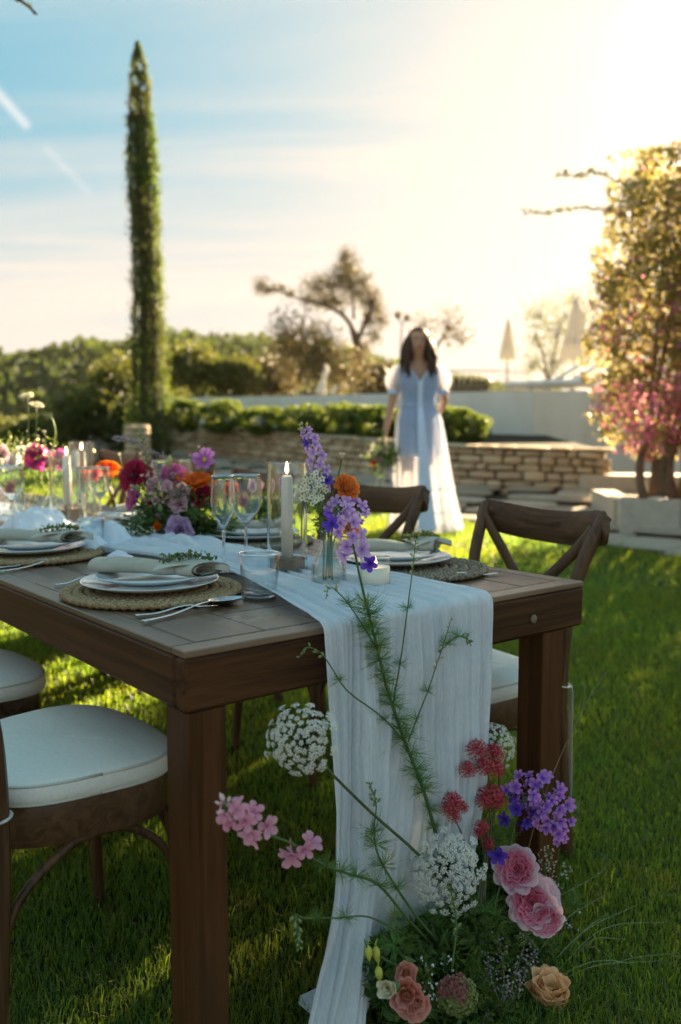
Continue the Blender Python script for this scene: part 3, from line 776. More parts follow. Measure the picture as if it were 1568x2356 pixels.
pxtree('almond_tree', 'small bare-limbed tree leaning right behind the woman\'s hair', 20, [([(985, 870), (998, 815), (1020, 775), (1038, 750)], 8, 3), ([(1000, 812), (990, 770), (978, 745)], 5, 2), ([(1020, 778), (1050, 770), (1075, 775)], 3, 1)], [(1030, 745, 26, 30), (978, 742, 22, 15), (1055, 775, 26, 18)], 800, .07, M_olive, 26, clump=-.1)
pxtree('young_olive_tree', 'slender many-stemmed young olive between the two closed parasols', 19, [([(1262, 900), (1258, 850), (1245, 800), (1228, 760)], 9, 3), ([(1262, 890), (1275, 830), (1285, 770)], 7, 2), ([(1262, 870), (1240, 840), (1222, 830)], 4, 1.5), ([(1275, 860), (1298, 800), (1300, 740)], 4, 1.5)], [(1240, 725, 26, 26), (1230, 775, 22, 28), (1280, 770, 22, 34), (1300, 720, 20, 36), (1325, 690, 16, 16), (1225, 840, 22, 26), (1270, 830, 24, 30), (1345, 740, 14, 50)], 2800, .06, M_scrub, 27, clump=-.15)

# wooded hill: clumps of pine crowns, too many to count
def hillwood():
    r = np.random.default_rng(5); P = []; tt = []
    for k in range(5200):
        y = r.uniform(75, 172)**1.0; X = r.uniform(-.46, .22)*y*1.1
        z = terrain(X, y); s = r.uniform(1.1, 2.6)*(1 if r.random() < .8 else 1.5)
        b = r.random()
        m = 26
        q = r.normal(0, 1, (m, 3)); q /= np.linalg.norm(q, axis=1)[:, None]; q[:, 2] = np.abs(q[:, 2])*.9
        P.append(np.array([X, y, z+.5])+q*np.array([s, s, s*.95])*r.uniform(.75, 1.05, (m, 1))); tt.append(np.clip(b+r.normal(0, .12, m), 0, 1))
    leafcloud('hill_woodland', np.concatenate(P), 1.25, leafmat('pine_crowns', (.018, .040, .012), (.055, .088, .022), .25, (.10, .12, .03), .8), None, .8, .3, tt=np.concatenate(tt), sd=9)
    # thinner scrub on the lower slope between the garden and the hill
    P = []
    for k in range(1500):
        y = r.uniform(26, 75); X = r.uniform(-.46, .30)*y; s = r.uniform(.5, 1.3)
        q = r.normal(0, 1, (20, 3)); q /= np.linalg.norm(q, axis=1)[:, None]; q[:, 2] = np.abs(q[:, 2])
        P.append(np.array([X, y, terrain(X, y)+.2])+q*s)
    leafcloud('slope_scrub', np.concatenate(P), .6, M_scrubd, None, .8, .3, sd=10)
hillwood()

# ---- pool terrace furniture
M_canvas = NT('parasol_canvas'); M_canvas = M_canvas.end(M_canvas.trans(M_canvas.bsdf((.66, .62, .56), .85, .2), (.75, .66, .5), .35))
M_pole = simple('parasol_pole', (.30, .25, .19), .5)
def parasol(lb, px, Y, ytop, ybot, hw):
    b = Q(px, 900, Y); b.z = 1.585; top = Q(px, ytop, Y).z; bot = Q(px, ybot, Y).z; R0 = hw/F_PX*Y
    t = thing('closed_parasol', lb, 'parasol', b, group='closed parasols on the pool terrace')
    G().tube([(b.x, Y, 1.6), (b.x, Y, top)], .025, 8).obj('pole', M_pole, t)
    H = top-bot
    g = G(); g.grid(lambda a, z: (b.x+math.cos(2*PI*a)*(R0*(.06+.94*(1-z)**.75)*(1+.16*math.cos(8*2*PI*a)))*(1-.12*(z < .05)), Y+math.sin(2*PI*a)*(R0*(.06+.94*(1-z)**.75)*(1+.16*math.cos(8*2*PI*a))), bot+H*z+.03*math.cos(8*2*PI*a)*(1-z)), 48, 12)
    g.obj('canopy', M_canvas, t)
    G().tube([(b.x, Y, bot+.30*H), (b.x, Y, bot+.33*H)], R0*.80, 16).obj('tie_band', M_canvas, t)
    G().lathe([(0, 0), (.28, 0), (.28, .05), (.05, .08), (.05, .2), (0, .2)], 20, (b.x, Y, 1.59)).obj('base', M_conc, t)
    G().tube([(b.x, Y, top), (b.x, Y, top+.05)], [.03, .012], 8).obj('finial', M_pole, t)
parasol('small closed cream parasol standing right of the woman against the sky', 1167, 22, 733, 830, 17)
parasol('larger closed cream parasol beside the bougainvillea', 1322, 18, 690, 835, 31)
M_slat = simple('lounger_frame', (.5, .46, .4), .6)
M_lcush = simple('lounger_fabric', (.78, .77, .74), .85, .04)
for i, (px, Y, lb) in enumerate([(1266, 16.3, 'leftmost white sun lounger on the terrace, headrest raised'), (1312, 16.0, 'middle white sun lounger on the terrace, headrest raised'), (1352, 15.6, 'rightmost white sun lounger on the terrace, partly behind the bougainvillea')]):
    b = Q(px, 900, Y); b.z = 1.585; t = thing('sun_lounger', lb, 'sun lounger', b, D2R(-20), group='white sun loungers on the pool terrace')
    G().bar([(-.75, 0, .26), (.45, 0, .26)], .6, .06).obj('seat_frame', M_slat, t, local=True)
    G().bar([(-.74, 0, .32), (.05, 0, .32)], .56, .07).obj('mattress', M_lcush, t, local=True)
    G().bar([(.05, 0, .32), (.62, 0, .68)], .56, .07, up=(-.5, 0, .8)).obj('headrest', M_lcush, t, local=True)
    for x in (-.7, .4):
        for y in (-.26, .26): G().bar([(x, y, 0), (x, y, .25)], .04, .04, up=(1, 0, 0)).obj('leg', M_slat, t, local=True)
M_iron = simple('railing_iron', (.10, .08, .06), .6)
def railing():
    Y = 25.; a = Q(1030, 860, Y); b = Q(1215, 868, Y); t = thing('metal_railing', 'thin dark railing at the back of the pool terrace, right of the woman', 'railing', (a.x, Y, 1.58))
    n = 14
    for z in (a.z+.08, a.z-.50): G().tube([(a.x, Y, z), (b.x, Y, z)], .018, 6).obj('rail', M_iron, t)
    for i in range(n+1):
        x = a.x+(b.x-a.x)*i/n; G().tube([(x, Y, 1.58), (x, Y, a.z+.08)], .014, 5).obj('baluster', M_iron, t)
railing()
# slender dark tables/heaters seen beside the parasol
def ornament():
    c = Q(745, 905, 16.2); zb = Q(745, 905, 15.9).z; Y = 15.9
    t = thing('garden_ornament', 'small pale upright garden ornament on the white wall, left of the woman', 'ornament', (c.x, Y, zb))
    m = simple('ornament_stone', (.62, .56, .46), .7)
    def q(a, b): return Q(a, b, Y)
    G().tube(catmull([q(738, 906), q(744, 880), q(748, 862), q(752, 850), q(748, 838)], 4), [.10, .09, .075, .06, .05, .045, .04, .04, .045, .05, .05, .045, .04, .035, .03, .025, .02], 8).obj('figure', m, t)
    G().tube(catmull([q(765, 905), q(772, 893), q(777, 886)], 3), [.035, .04, .03, .025, .02, .02, .01], 7).obj('spout', m, t)
ornament()
# ================================================================ TABLE, CHAIRS, TABLEWARE
DK, LT = (.028, .010, .0028), (.090, .036, .011)
M_wood_u = woodmat('walnut_across', DK, LT, 0, .50, 1, .22)
M_wood_v = woodmat('walnut_along', DK, LT, 1, .50, 1, .22)
M_wood_z = woodmat('walnut_upright', (.028, .010, .003), (.088, .035, .011), 2, .52, 1, .2)
M_top_v = woodmat('tabletop_along', (.024, .012, .006), (.135, .076, .040), 1, .34, .9, .6, .35, (.19, .125, .08))
M_top_u = woodmat('tabletop_across', (.024, .012, .006), (.135, .076, .040), 0, .30, .9, .6, .35, (.19, .125, .08))
M_rim_v = woodmat('rim_along', (.07, .042, .025), (.19, .125, .08), 1, .36, 1, .55, .3)
M_rim_u = woodmat('rim_across', (.07, .042, .025), (.19, .125, .08), 0, .36, 1, .55, .3)
M_screw = simple('wood_plug', (.20, .14, .09), .6)
def table(name, label, v0, L):
    o = T(0, v0, 0); t = thing(name, label, 'table', o, TANG, 'long wooden banquet tables')
    # local frame: x = across (u), y = along (v)
    W = TW; H = .76; ap = .10; th = .034
    def P(nm, c, s, m, bev=.003): return autosmooth(G().box(c, s, bev=bev).obj(nm, m, t, local=True))
    # apron boards, rounded outside
    P('apron_board', (W/2, th/2, H-ap/2-.006), (W, th, ap-.012), M_wood_u, .006)
    P('apron_board', (W/2, L-th/2, H-ap/2-.006), (W, th, ap-.012), M_wood_u, .006)
    P('apron_board', (th/2, L/2, H-ap/2-.006), (th, L-2*th-.002, ap-.012), M_wood_v, .006)
    P('apron_board', (W-th/2, L/2, H-ap/2-.006), (th, L-2*th-.002, ap-.012), M_wood_v, .006)
    rw = .042
    P('rim_board', (W/2, rw/2, H-.006), (W, rw, .012), M_rim_u, .002)
    P('rim_board', (W/2, L-rw/2, H-.006), (W, rw, .012), M_rim_u, .002)
    P('rim_board', (rw/2, L/2, H-.006), (rw, L-2*rw-.003, .012), M_rim_v, .002)
    P('rim_board', (W-rw/2, L/2, H-.006), (rw, L-2*rw-.003, .012), M_rim_v, .002)
    G().box((W/2, L/2, H-.022), (W-2*th-.004, L-2*th-.004, .018)).obj('under_board', M_wood_v, t, local=True)
    r = random.Random(int(v0*10)+2); u = rw+.0025
    ws = [.135, .12, .150, .135, .125, .14, .1145]; k = (W-2*rw-.0025)/sum(w+.0025 for w in ws)
    for i, w in enumerate(ws):
        w *= k; y = rw+.0025; first = True
        while y < L-rw-.01:
            l = (.13+.05*(i % 3)) if first and i % 2 == 1 else r.uniform(.34, .72); l = min(l, L-rw-.0025-y)
            cross = first and i in (1, 2, 4, 5)
            if cross: l = .16
            autosmooth(G().box((u+w/2, y+l/2, H-.0065+r.uniform(-.0006, .0006)), (w-.0008, l-.0034, .012), bev=.0016).obj('plank', M_top_u if cross else M_top_v, t, local=True))
            y += l; first = False
        u += w+.0025
    lw = .070
    for x, y in ((.006+lw/2, .0055+lw/2), (W-.062-lw/2, .0055+lw/2), (.006+lw/2, L-.03-lw/2), (W-.062-lw/2, L-.03-lw/2)):
        autosmooth(G().bar([(x, y, -.01), (x, y, .38), (x, y, H-ap-.001)], lw, lw, up=(0, 1, 0), round_=.07).obj('leg', M_wood_z, t, local=True))
    G().lathe([(0, .003), (.008, .003), (.011, 0)], 14, (.825*W, -.001, H-.062), Matrix.Rotation(PI/2, 4, 'X')).obj('screw_plug', M_screw, t, local=True)
    return t
table('banquet_table', 'long dark walnut table in the foreground with white gauze runner over its end', 0, 2.24)
table('banquet_table', 'second long table joined behind the first, at the left edge', 2.25, 2.24)

M_chair = woodmat('chair_elm', (.035, .016, .007), (.115, .058, .025), 2, .40, 1, .3, .2)
M_chairx = woodmat('chair_elm_rail', (.035, .016, .007), (.115, .058, .025), 0, .38, 1, .35, .2)
M_cush = simple('cushion_cloth', (.84, .83, .77), .72, .05, 160, .3, .08)
M_piping = simple('cushion_piping', (.62, .62, .56), .7, .05)
def outline(a, grow=1.0):
    "rounded seat plan, front (+y) wider"
    c, s = math.cos(a), math.sin(a); n = 3.3
    x = abs(c)**(2/n)*(1 if c > 0 else -1); y = abs(s)**(2/n)*(1 if s > 0 else -1)
    return V((x*(.203+.022*y)*grow, y*.205*grow+(.012*(1-abs(x)) if y > 0 else 0), 0))
def make_chair(label, group):
    t = thing('cross_back_chair', label, 'chair', (0, 0, 0), 0, group)
    K = dict(local=True)
    n = 48
    # seat ring and board
    g = G(); vs = []; prof = [(.93, .372), (.965, .372), (.975, .38), (.985, .436), (.97, .446), (.0, .446)]
    g.grid(lambda a, b: outline(2*PI*a, prof[round(b*5)][0])+V((0, 0, prof[round(b*5)][1])), n, 5)
    autosmooth(g.obj('seat_frame', M_chairx, t, **K), 40)
    # cushion: flat soft slab with piped edges
    pr = [(0, .447), (.9, .447), (1.0, .450), (1.028, .456), (1.035, .468), (1.03, .480), (1.012, .489), (.97, .493), (.8, .499), (.45, .503), (0, .504)]
    g = G(); g.grid(lambda a, b: outline(2*PI*a, pr[round(b*10)][0])+V((0, 0, pr[round(b*10)][1]+.0012*noise.noise(V((a*30, b*5, 0))))), n, 10)
    cu = g.obj('seat_cushion', M_cush, t, **K)
    for z, f in ((.487, 1.020), (.453, 1.014)):
        G().tube([outline(2*PI*i/n, f)+V((0, 0, z)) for i in range(n+1)], .0026, 5).obj('piping', M_piping, cu, **K)
    for s in (-1, 1):
        # rear leg that runs on up as the back post
        P = catmull([(s*.200, -.235, -.004), (s*.192, -.215, .20), (s*.186, -.203, .42), (s*.190, -.212, .60), (s*.208, -.255, .76), (s*.228, -.315, .878)], 5)
        m = len(P); autosmooth(G().bar(P, [.034+.008*(i > m*.3)*(i < m*.6) for i in range(m)], [.036-.006*i/m for i in range(m)], up=(0, 1, 0), round_=.45).obj('back_leg', M_chair, t, **K), 50)
        P = catmull([(s*.196, .212, -.004), (s*.188, .196, .2), (s*.180, .176, .372)], 5)
        autosmooth(G().bar(P, [.024+.012*i/len(P) for i in range(len(P))], [.024+.012*i/len(P) for i in range(len(P))], up=(0, 1, 0), round_=.5).obj('front_leg', M_chair, t, **K), 50)
        # crossing back slat
        P = catmull([(s*.212, -.290, .845), (s*.160, -.288, .79), (s*.03, -.270-.006*s, .665), (-s*.09, -.240-.006*s, .55), (-s*.165, -.212, .455)], 6)
        G().bar(P, .030, .012, up=(0, 1, .15), round_=.3).obj('cross_slat', M_chair, t, **K)
        # bent side brace
        P = catmull([(s*.192, -.228, .18), (s*.190, -.170, .300), (s*.186, -.07, .362), (s*.184, 0, .372), (s*.184, .07, .362), (s*.186, .150, .300), (s*.190, .196, .18)], 5)
        G().tube(P, .0085, 8).obj('bent_brace', M_chair, t, **K)
    for y in (-.215, .19):
        P = catmull([(-.192, y, .17), (-.165, y, .290), (-.08, y, .358), (0, y, .368), (.08, y, .358), (.165, y, .290), (.192, y, .17)], 5)
        G().tube(P, .0085, 8).obj('bent_brace', M_chair, t, **K)
    # curved head rail, deep in the middle
    P = catmull([(-.246, -.298, .856), (-.220, -.312, .848), (-.11, -.342, .834), (0, -.354, .830), (.11, -.342, .834), (.220, -.312, .848), (.246, -.298, .856)], 5); m = len(P)
    hh = [.040+.050*math.sin(min(1, (i/(m-1))*5, (1-i/(m-1))*5)*PI/2) for i in range(m)]
    autosmooth(G().bar(P, [.020]*m, hh, up=(0, 0, 1), round_=.45).obj('top_rail', M_chairx, t, **K), 50)
    # tie tape knotted on the rear post, one end hanging
    for s in (-1, 1):
        G().bar(catmull([(s*.190, -.228, .452), (s*.196, -.238, .440), (s*.199, -.236, .33), (s*.200, -.238, .22), (s*.198, -.240, .14)], 5), .012, .0016, up=(0, 1, 0)).obj('tie_tape', M_piping, t, **K)
        G().tube([(s*.188+.024*math.cos(a), -.206+.024*math.sin(a), .455+.003*math.sin(a)) for a in [i*PI/8 for i in range(17)]], .005, 5, flat=.4).obj('tie_loop', M_piping, t, **K)
    def squash(o):
        for k in kids(o):
            for v in k.data.vertices: v.co.y *= .88
            squash(k)
    squash(t)
    return t
ch0 = make_chair('cross-back wooden chair with white cushion at the near left corner of the table', 'cross-back chairs on the near side of the table')
def chair_at(src, u, v, face, rot, label, group, first=False):
    p = T(u, v, 0); p.z = gz(p.x, p.y); rz = TANG-PI/2 if face > 0 else TANG+PI/2
    o = src if first else copy_tree(src)
    o.location = p; o.rotation_euler = (0, 0, rz+D2R(rot)); o['label'] = label; o['group'] = group
    return o
near, far = 'cross-back chairs on the near side of the table', 'cross-back chairs on the far side of the table'
chair_at(ch0, -.030, .475, 1, 3, 'cross-back wooden chair with white cushion nearest the camera, cut by the left edge', near, True)
chair_at(ch0, -.035, 1.12, 1, 2, 'second chair on the near side, only its cushion corner in view at the left edge', near)
chair_at(ch0, .995, .375, -1, -9, 'cross-back chair at the far right corner of the table, top rail fully in view', far)
chair_at(ch0, 1.09, 1.10, -1, 4, 'cross-back chair seen behind the orange flower, left of the woman\'s hem', far)
chair_at(ch0, 1.06, 1.76, -1, -2, 'chair on the far side seen through the stemmed glasses', far)
chair_at(ch0, 1.08, 2.42, -1, 3, 'chair on the far side hidden behind the mixed flower centrepiece', far)
chair_at(ch0, 1.06, 3.08, -1, 0, 'chair on the far side behind the poppies near the left edge', far)

# ---- gauze runner
def runner():
    def up(v):
        return (float(np.interp(v, [0, .12, .25, .5, .75, 1.0, 1.3, 2.0, 3.2], [.252, .29, .335, .40, .43, .35, .36, .36, .38])), float(np.interp(v, [0, .15, .4, .7, 1.0, 1.3, 2.0, 3.2], [.675, .675, .665, .66, .64, .66, .64, .62])))
    rows = [('t', v) for v in np.linspace(3.0, 1.2, 46)]+[('t', v) for v in np.linspace(1.18, .02, 76)]+[('b', a) for a in np.linspace(0, PI/2, 7)]+[('d', d) for d in np.linspace(.02, .745, 62)]+[('f', d) for d in np.linspace(.006, .30, 18)]
    NS = 230; vs = []
    def pleat(s, w):
        q = .30*noise.noise(V((s*8, w*9, 7.7))); s = s+.030*noise.noise(V((s*6, w*1.6, 4.)))+.012*noise.noise(V((s*15, w*4, 1.)))
        q += .55*(1-2*abs(noise.noise(V((s*17, w*.9, 1.3)))))
        q += .55*(1-2.4*abs(noise.noise(V((s*34, w*.6, 5.1)))))
        q += .16*noise.noise(V((s*95, w*1.2, 2.2)))
        q += .35*noise.noise(V((s*6, w*1.1, 9.)))
        return q
    for j, (k, a) in enumerate(rows):
        for i in range(NS+1):
            s = i/NS
            if k == 't':
                l, r = up(a); amp = .0095+.004*min(1, a/.4)
                crum = max(0, 1-abs(a-1.02)/.22)
                q = pleat(s, a); wv = .008*noise.noise(V((s*5, a*4, 3)))
                u = l+(r-l)*s+.010*noise.noise(V((a*5, 3 if s < .5 else 8, 0)))*(abs(s-.5)*2)
                z = .7615+max(0, amp*(q+.75))*min(1, a/.02+.5)+crum*(.055*max(0, noise.noise(V((s*5+2, a*13, 2)))+.25)*math.sin(PI*s))
                if a < .06: z += .0008
                vs.append(T(u, a, z))
            else:
                q = pleat(s, -(a if k != 'b' else 0)-(0 if k != 'f' else .745))
                d = 0 if k == 'b' else (a if k == 'd' else .745)
                ul, ur = .252, .675
                # three hanging panels
                top = ul+(ur-ul)*s
                low_k = [0, .38, .44, .60, .66, 1.0]; 
                f = min(1, d/.5)**1.2
                tgt = float(np.interp(s, low_k, [.250, .350, .362, .49, .505, .610]))
                u = top+(tgt-top)*f
                fl = max(0, (d-.42)/.325)**1.4
                u += fl*float(np.interp(s, [0, .38, .46, 1], [-.135, -.045, 0, .0]))
                rec = float(np.interp(s, [0, .36, .44, .58, .66, 1], [0, 0, 1, 1, 0, 0]))*min(1, max(0, (d-.10)/.25))
                o = .003+(.0120+.016*min(1, d/.3))*(q+.9)-.030*rec+fl*float(np.interp(s, [0, .38, .46, 1], [.03, .03, -.02, -.03]))
                # the left edge of the left panel folds forward
                o += .02*max(0, 1-s/.05)*f
                if k == 'b':
                    R_ = .007; ang = a
                    z = .7615+max(0, .0095*(q+.75))*math.cos(ang); oo = (.0120*(q+.9)+.003)*math.sin(ang)
                    vs.append(T(u, -oo, z-R_*(1-math.cos(ang))))
                elif k == 'd':
                    vs.append(T(u, -o, .7545-d*.985))
                else:
                    vs.append(T(u-.35*a*(1-s)*(s < .45), -o-a*(.75 if s < .42 else -.35), .020+.010*max(0, q+.5)+.006*noise.noise(V((s*9, a*12, 4)))))
    m = len(rows); b = np.array([[j*(NS+1)+i for i in range(NS)] for j in range(m-1)]).ravel()
    f = np.stack([b, b+NS+1, b+NS+2, b+1], 1)
    t = NT('runner_gauze'); co = t.coord(); tc = t.n('ShaderNodeTexCoord')
    n1 = t.noise(t.coord((1, 1, .3)), 260, 3); n2 = t.noise(co, 28, 4)
    wv = t.n('ShaderNodeTexWave'); wv.inputs['Scale'].default_value = 140; wv.inputs['Distortion'].default_value = 4; t.L.new(t.coord(), wv.inputs[0])
    c = t.mix(t.rng(n2, .3, .7), (.76, .84, .93), (.85, .90, .96))
    bp = t.bump(t.math('ADD', n1, t.math('MULTIPLY', n2, 1.5)), .30, .0015)
    sh = t.trans(t.bsdf(c, .9, .1, bp), (.82, .83, .84), .32)
    mt = t.end(t.clear(sh, t.rng(n1, .35, .75, .0, .10)))
    o = npmesh('table_runner', np.array([tuple(v) for v in vs]), f, mt, None, None, None, True)
    tag(o, 'pale blue-white gauze runner along the table, falling over its end to the grass', 'table runner')
runner()
# bunched folds of the same cloth between the settings
M_gauze2 = simple('bunched_gauze', (.72, .77, .84), .9, .05, 60, .1, .2)
def cloth_lump(px, py, w, h, seed, label):
    c = atz(px, py, .765); t = thing('gauze_fold', label, 'cloth', c, group='bunched folds of the runner')
    g = G(); sd = seed*3.1
    def fn(a, b):
        x = (a-.5)*2; y = (b-.5)*2; k = max(0, 1-abs(x)**2.2)*max(0, 1-abs(y)**2.2)
        rd = 1-2*abs(noise.noise(V((x*1.8+y*.8+sd, y*.7, sd)))); r2 = noise.noise(V((x*6+sd, y*3, 1)))
        return T(*uv_of(c), 0)+TU*(x*w)+TV*(y*w*1.1)+V((0, 0, .7615+h*k**.6*(.45+.5*rd+.15*r2)))
    g.grid(fn, 40, 40); g.obj('cloth', M_gauze2, t)
cloth_lump(88, 1216, .10, .085, 1, 'puffed fold of white gauze beside the left candle block')
cloth_lump(238, 1258, .085, .085, 2, 'puffed fold of white gauze behind the pair of tumblers')
cloth_lump(278, 1292, .035, .035, 3, 'small scrunched end of white gauze below the centrepiece leaves')

# ---- settings
M_straw = NT('seagrass'); _c = M_straw.coord(); _n = M_straw.noise(M_straw.coord((1, 1, 1)), 210, 4, .7)
M_straw = M_straw.end(M_straw.bsdf(M_straw.mix(M_straw.rng(_n, .35, .68), (.16, .095, .045), (.50, .36, .20)), .8, .2, M_straw.bump(_n, .5, .002)))
M_rattan = NT('dark_rattan'); _n = M_rattan.noise(M_rattan.coord(), 210, 4, .7)
M_rattan = M_rattan.end(M_rattan.bsdf(M_rattan.mix(M_rattan.rng(_n, .40, .66), (.045, .032, .022), (.40, .32, .22)), .7, .3, M_rattan.bump(_n, .5, .002)))
def placemat(u, v, m, label, nm='woven_placemat'):
    p = T(u, v, .7605); t = thing(nm, label, 'placemat', p, group='woven placemats')
    nr = 8; R0 = .183
    for k in range(nr):
        rr = R0*(k+1)/nr-.0115; g = G(); nb = max(8, int(rr*2*PI/.017))
        n = nb*4; mseg = 8; vs = []; fs = []
        for i in range(n):
            th = 2*PI*i/n
            for j in range(mseg):
                ph = 2*PI*j/mseg
                b = 1+.34*math.sin(nb*th+ph*1.0+k)
                x = rr+math.cos(ph)*.0118*(.86+.14*b); z = .008+math.sin(ph)*.0068*b
                vs.append((x*math.cos(th), x*math.sin(th), z))
        for i in range(n):
            for j in range(mseg):
                i2 = (i+1) % n; j2 = (j+1) % mseg; fs.append((i*mseg+j, i2*mseg+j, i2*mseg+j2, i*mseg+j2))
        g.add(vs, fs); g.obj('braid_ring', m, t, local=True)
    return t
M_plate = NT('glazed_plate'); M_plate = M_plate.end(M_plate.bsdf((.60, .66, .68), .13, .6, Coat_Weight=.4, Coat_Roughness=.05))
def plate(u, v, z, R0, label, group):
    p = T(u, v, z); t = thing('dinner_plate' if R0 > .12 else 'side_plate', label, 'plate', p, group=group)
    k = R0/.14
    pr = [(0, .004), (.085*k, .004), (.092*k, .006), (.112*k, .012), (.136*k, .0165), (R0, .0185), (R0+.0008, .0172), (R0-.001, .0155), (.118*k, .0085), (.088*k, .001), (.075*k, .0), (0, .001)]
    o = G().lathe(pr, 64).obj('dish', M_plate, t, local=True)
    return t
M_linen = NT('linen_napkin'); _c = M_linen.coord(); _w = M_linen.noise(M_linen.coord((1, 1, 1)), 420, 2); _n = M_linen.noise(_c, 22, 3)
M_linen = M_linen.end(M_linen.trans(M_linen.bsdf(M_linen.mix(M_linen.rng(_n, .3, .7), (.42, .40, .33), (.54, .52, .45)), .9, .1, M_linen.bump(_w, .35, .0015)), (.4, .38, .3), .12))
M_herb = leafmat('herb_leaves', (.05, .085, .03), (.12, .17, .06), .4)
M_stem = simple('green_stem', (.07, .13, .035), .5, .25)
def napkin(u, v, z, rot, label, L=.24, wd=.052):
    p = T(u, v, z); t = thing('linen_napkin', label, 'napkin', p, rot, group='folded linen napkins')
    # flattened roll: spiral section swept along x, pinched two thirds along and opening in a corner
    n = 34; m = 40
    def fn(a, b):
        x = (a-.5)*L; th = b*2*PI*2.2; sp = 1-.55*b
        pinch = 1-.38*math.exp(-((a-.66)/.12)**2)+.12*math.exp(-((a-1)/.2)**2)
        w = wd*pinch*(1-.2*a); h = .0135*pinch*(1-.25*a)+.004
        yy = math.cos(th)*w*sp*(.86+.14*math.cos(th)); zz = math.sin(th)*h*sp
        slant = .035*(yy/wd)*(1 if a > .5 else .3)*(a > .8)
        return V((x+slant+.012*math.sin(yy*60)*(a < .1)*0, yy+.012*math.sin(a*3), h+zz+.003*noise.noise(V((a*6, b*4, 2)))+.006*max(0, a-.8)))
    G().grid(fn, n, m).obj('rolled_linen', M_linen, t, local=True)
    # open corner flap
    def fl(a, b):
        w = (1-a)*.055+.004; x = .035+a*.125; y = (b-.5)*2*w+.035*a
        return V((x, y, .030+.010*math.sin(PI*a)-.012*a+.004*math.sin(b*9+a*3)-.010*abs(b-.5)*2))
    G().grid(fl, 12, 10).obj('corner_flap', M_linen, t, local=True)
    g = G(); pts = catmull([(.035, .006, .036), (.06, .015, .041), (.09, .03, .041), (.115, .045, .034)], 5); g.tube(pts, .0011, 4)
    g.obj('herb_stem', M_stem, t, local=True)
    rr = np.random.default_rng(int(abs(u*100)+v*10)); P = [np.array(q)+rr.normal(0, 1, 3)*np.array([.008, .008, .004]) for q in pts for _ in range(9)]
    o = leafcloud('herb_leaves', P, .011, M_herb, None, .45, .5, sd=4); set_parent(o, t)
    return t
M_steel = simple('polished_steel', (.62, .62, .62), .16, .02, 8, .5, 0, Metallic=1.0)
def cutlery(kind, p0, p1, label):
    a = atz(*p0, .7615); b = atz(*p1, .7615); d = b-a; L = d.length
    t = thing(kind, label, kind, a, math.atan2(d.y, d.x), group={'spoon': 'polished spoons', 'knife': 'polished knives', 'fork': 'polished forks'}[kind])
    hb = .66*L
    P = catmull([(0, 0, .004), (hb*.4, 0, .004), (hb*.8, 0, .012), (hb, 0, .013)], 5); m = len(P)
    G().bar(P, [.0115-.0075*i/m for i in range(m)], .0026, round_=.45).obj('handle', M_steel, t, local=True)
    if kind == 'spoon':
        g = G()
        def fn(s, q):
            x = s*2-1; w = math.sqrt(max(0, 1-x*x))*(1+.12*x*-1); y = (q*2-1)*w
            return V((hb+(x+1)*.5*(L-hb)*1.02-.002, y*.021, .0135-.0105*(1-x*x)*(1-(q*2-1)**2)-.004*(x+1)/2))
        g.grid(fn, 16, 12); g.grid(lambda s, q: fn(s, 1-q)-V((0, 0, .0012)), 16, 12); g.obj('bowl', M_steel, t, local=True)
    elif kind == 'knife':
        G().bar([(hb, 0, .013), (hb+.3*(L-hb), 0, .010), (L, 0, .008)], [.006, .018, .008], [.0024, .0016, .001], up=(0, 0, 1)).obj('blade', M_steel, t, local=True)
    else:
        G().bar([(hb, 0, .013), (hb+.35*(L-hb), 0, .006), (hb+.5*(L-hb), 0, .004)], [.005, .020, .022], .0018).obj('neck', M_steel, t, local=True)
        for i in range(4):
            y = (i-1.5)*.0062; G().bar(catmull([(hb+.5*(L-hb), y, .004), (hb+.8*(L-hb), y, .006), (L, y, .012)], 3), .0030, .0016).obj('tine', M_steel, t, local=True)
    return t
placemat(.185, .465, M_straw, 'round seagrass placemat under the nearest white plates')
placemat(.185, 1.145, M_straw, 'round seagrass placemat cut by the left edge')
placemat(.80, .345, M_rattan, 'dark woven placemat on the right, across the table')
placemat(.80, 1.03, M_rattan, 'woven placemat half hidden behind the tall candle cylinder')
placemat(.80, 1.70, M_straw, 'woven placemat behind the mixed flower centrepiece')
for (u, v, n1, n2, n3, rot, LL) in ((.180, .465, 'nearest large plate, on the seagrass placemat', 'nearest small plate, under the rolled napkin', 'rolled linen napkin with herb sprig on the nearest plate', -16, .25),
        (.180, 1.145, 'large plate cut by the left edge', 'small plate cut by the left edge', 'napkin with herb sprig on the plate at the left edge', -12, .24),
        (.795, .40, 'large plate on the dark placemat across the table', 'small plate on the dark placemat across the table', 'grey linen napkin with a leaf sprig on the right-hand plate', 12, .22),
        (.80, 1.03, 'large plate seen through the candle cylinder', 'small plate seen through the candle cylinder', 'pale napkin seen through the candle cylinder', 20, .22),
        (.80, 1.70, 'large plate behind the centrepiece', 'small plate behind the centrepiece', 'napkin on the plate behind the centrepiece', 10, .22)):
    plate(u, v, .7755, .139, n1, 'large glazed plates'); plate(u+.006, v+.004, .785, .112, n2, 'small glazed plates')
    napkin(u, v, .799, D2R(rot), n3, LL)
cutlery('spoon', (330, 1434), (556, 1382), 'polished spoon lying in front of the nearest placemat')
cutlery('knife', (312, 1420), (500, 1402), 'knife beside the spoon in front of the nearest placemat')
cutlery('spoon', (2, 1318), (203, 1284), 'spoon between the two near placemats, blue in reflection')
cutlery('knife', (0, 1309), (150, 1293), 'knife beside the spoon at the left edge')
cutlery('fork', (1148, 1322), (1000, 1337), 'fork on the bare wood right of the dark placemat')
cutlery('fork', (128, 1349), (232, 1338), 'fork tip showing left of the nearest placemat')

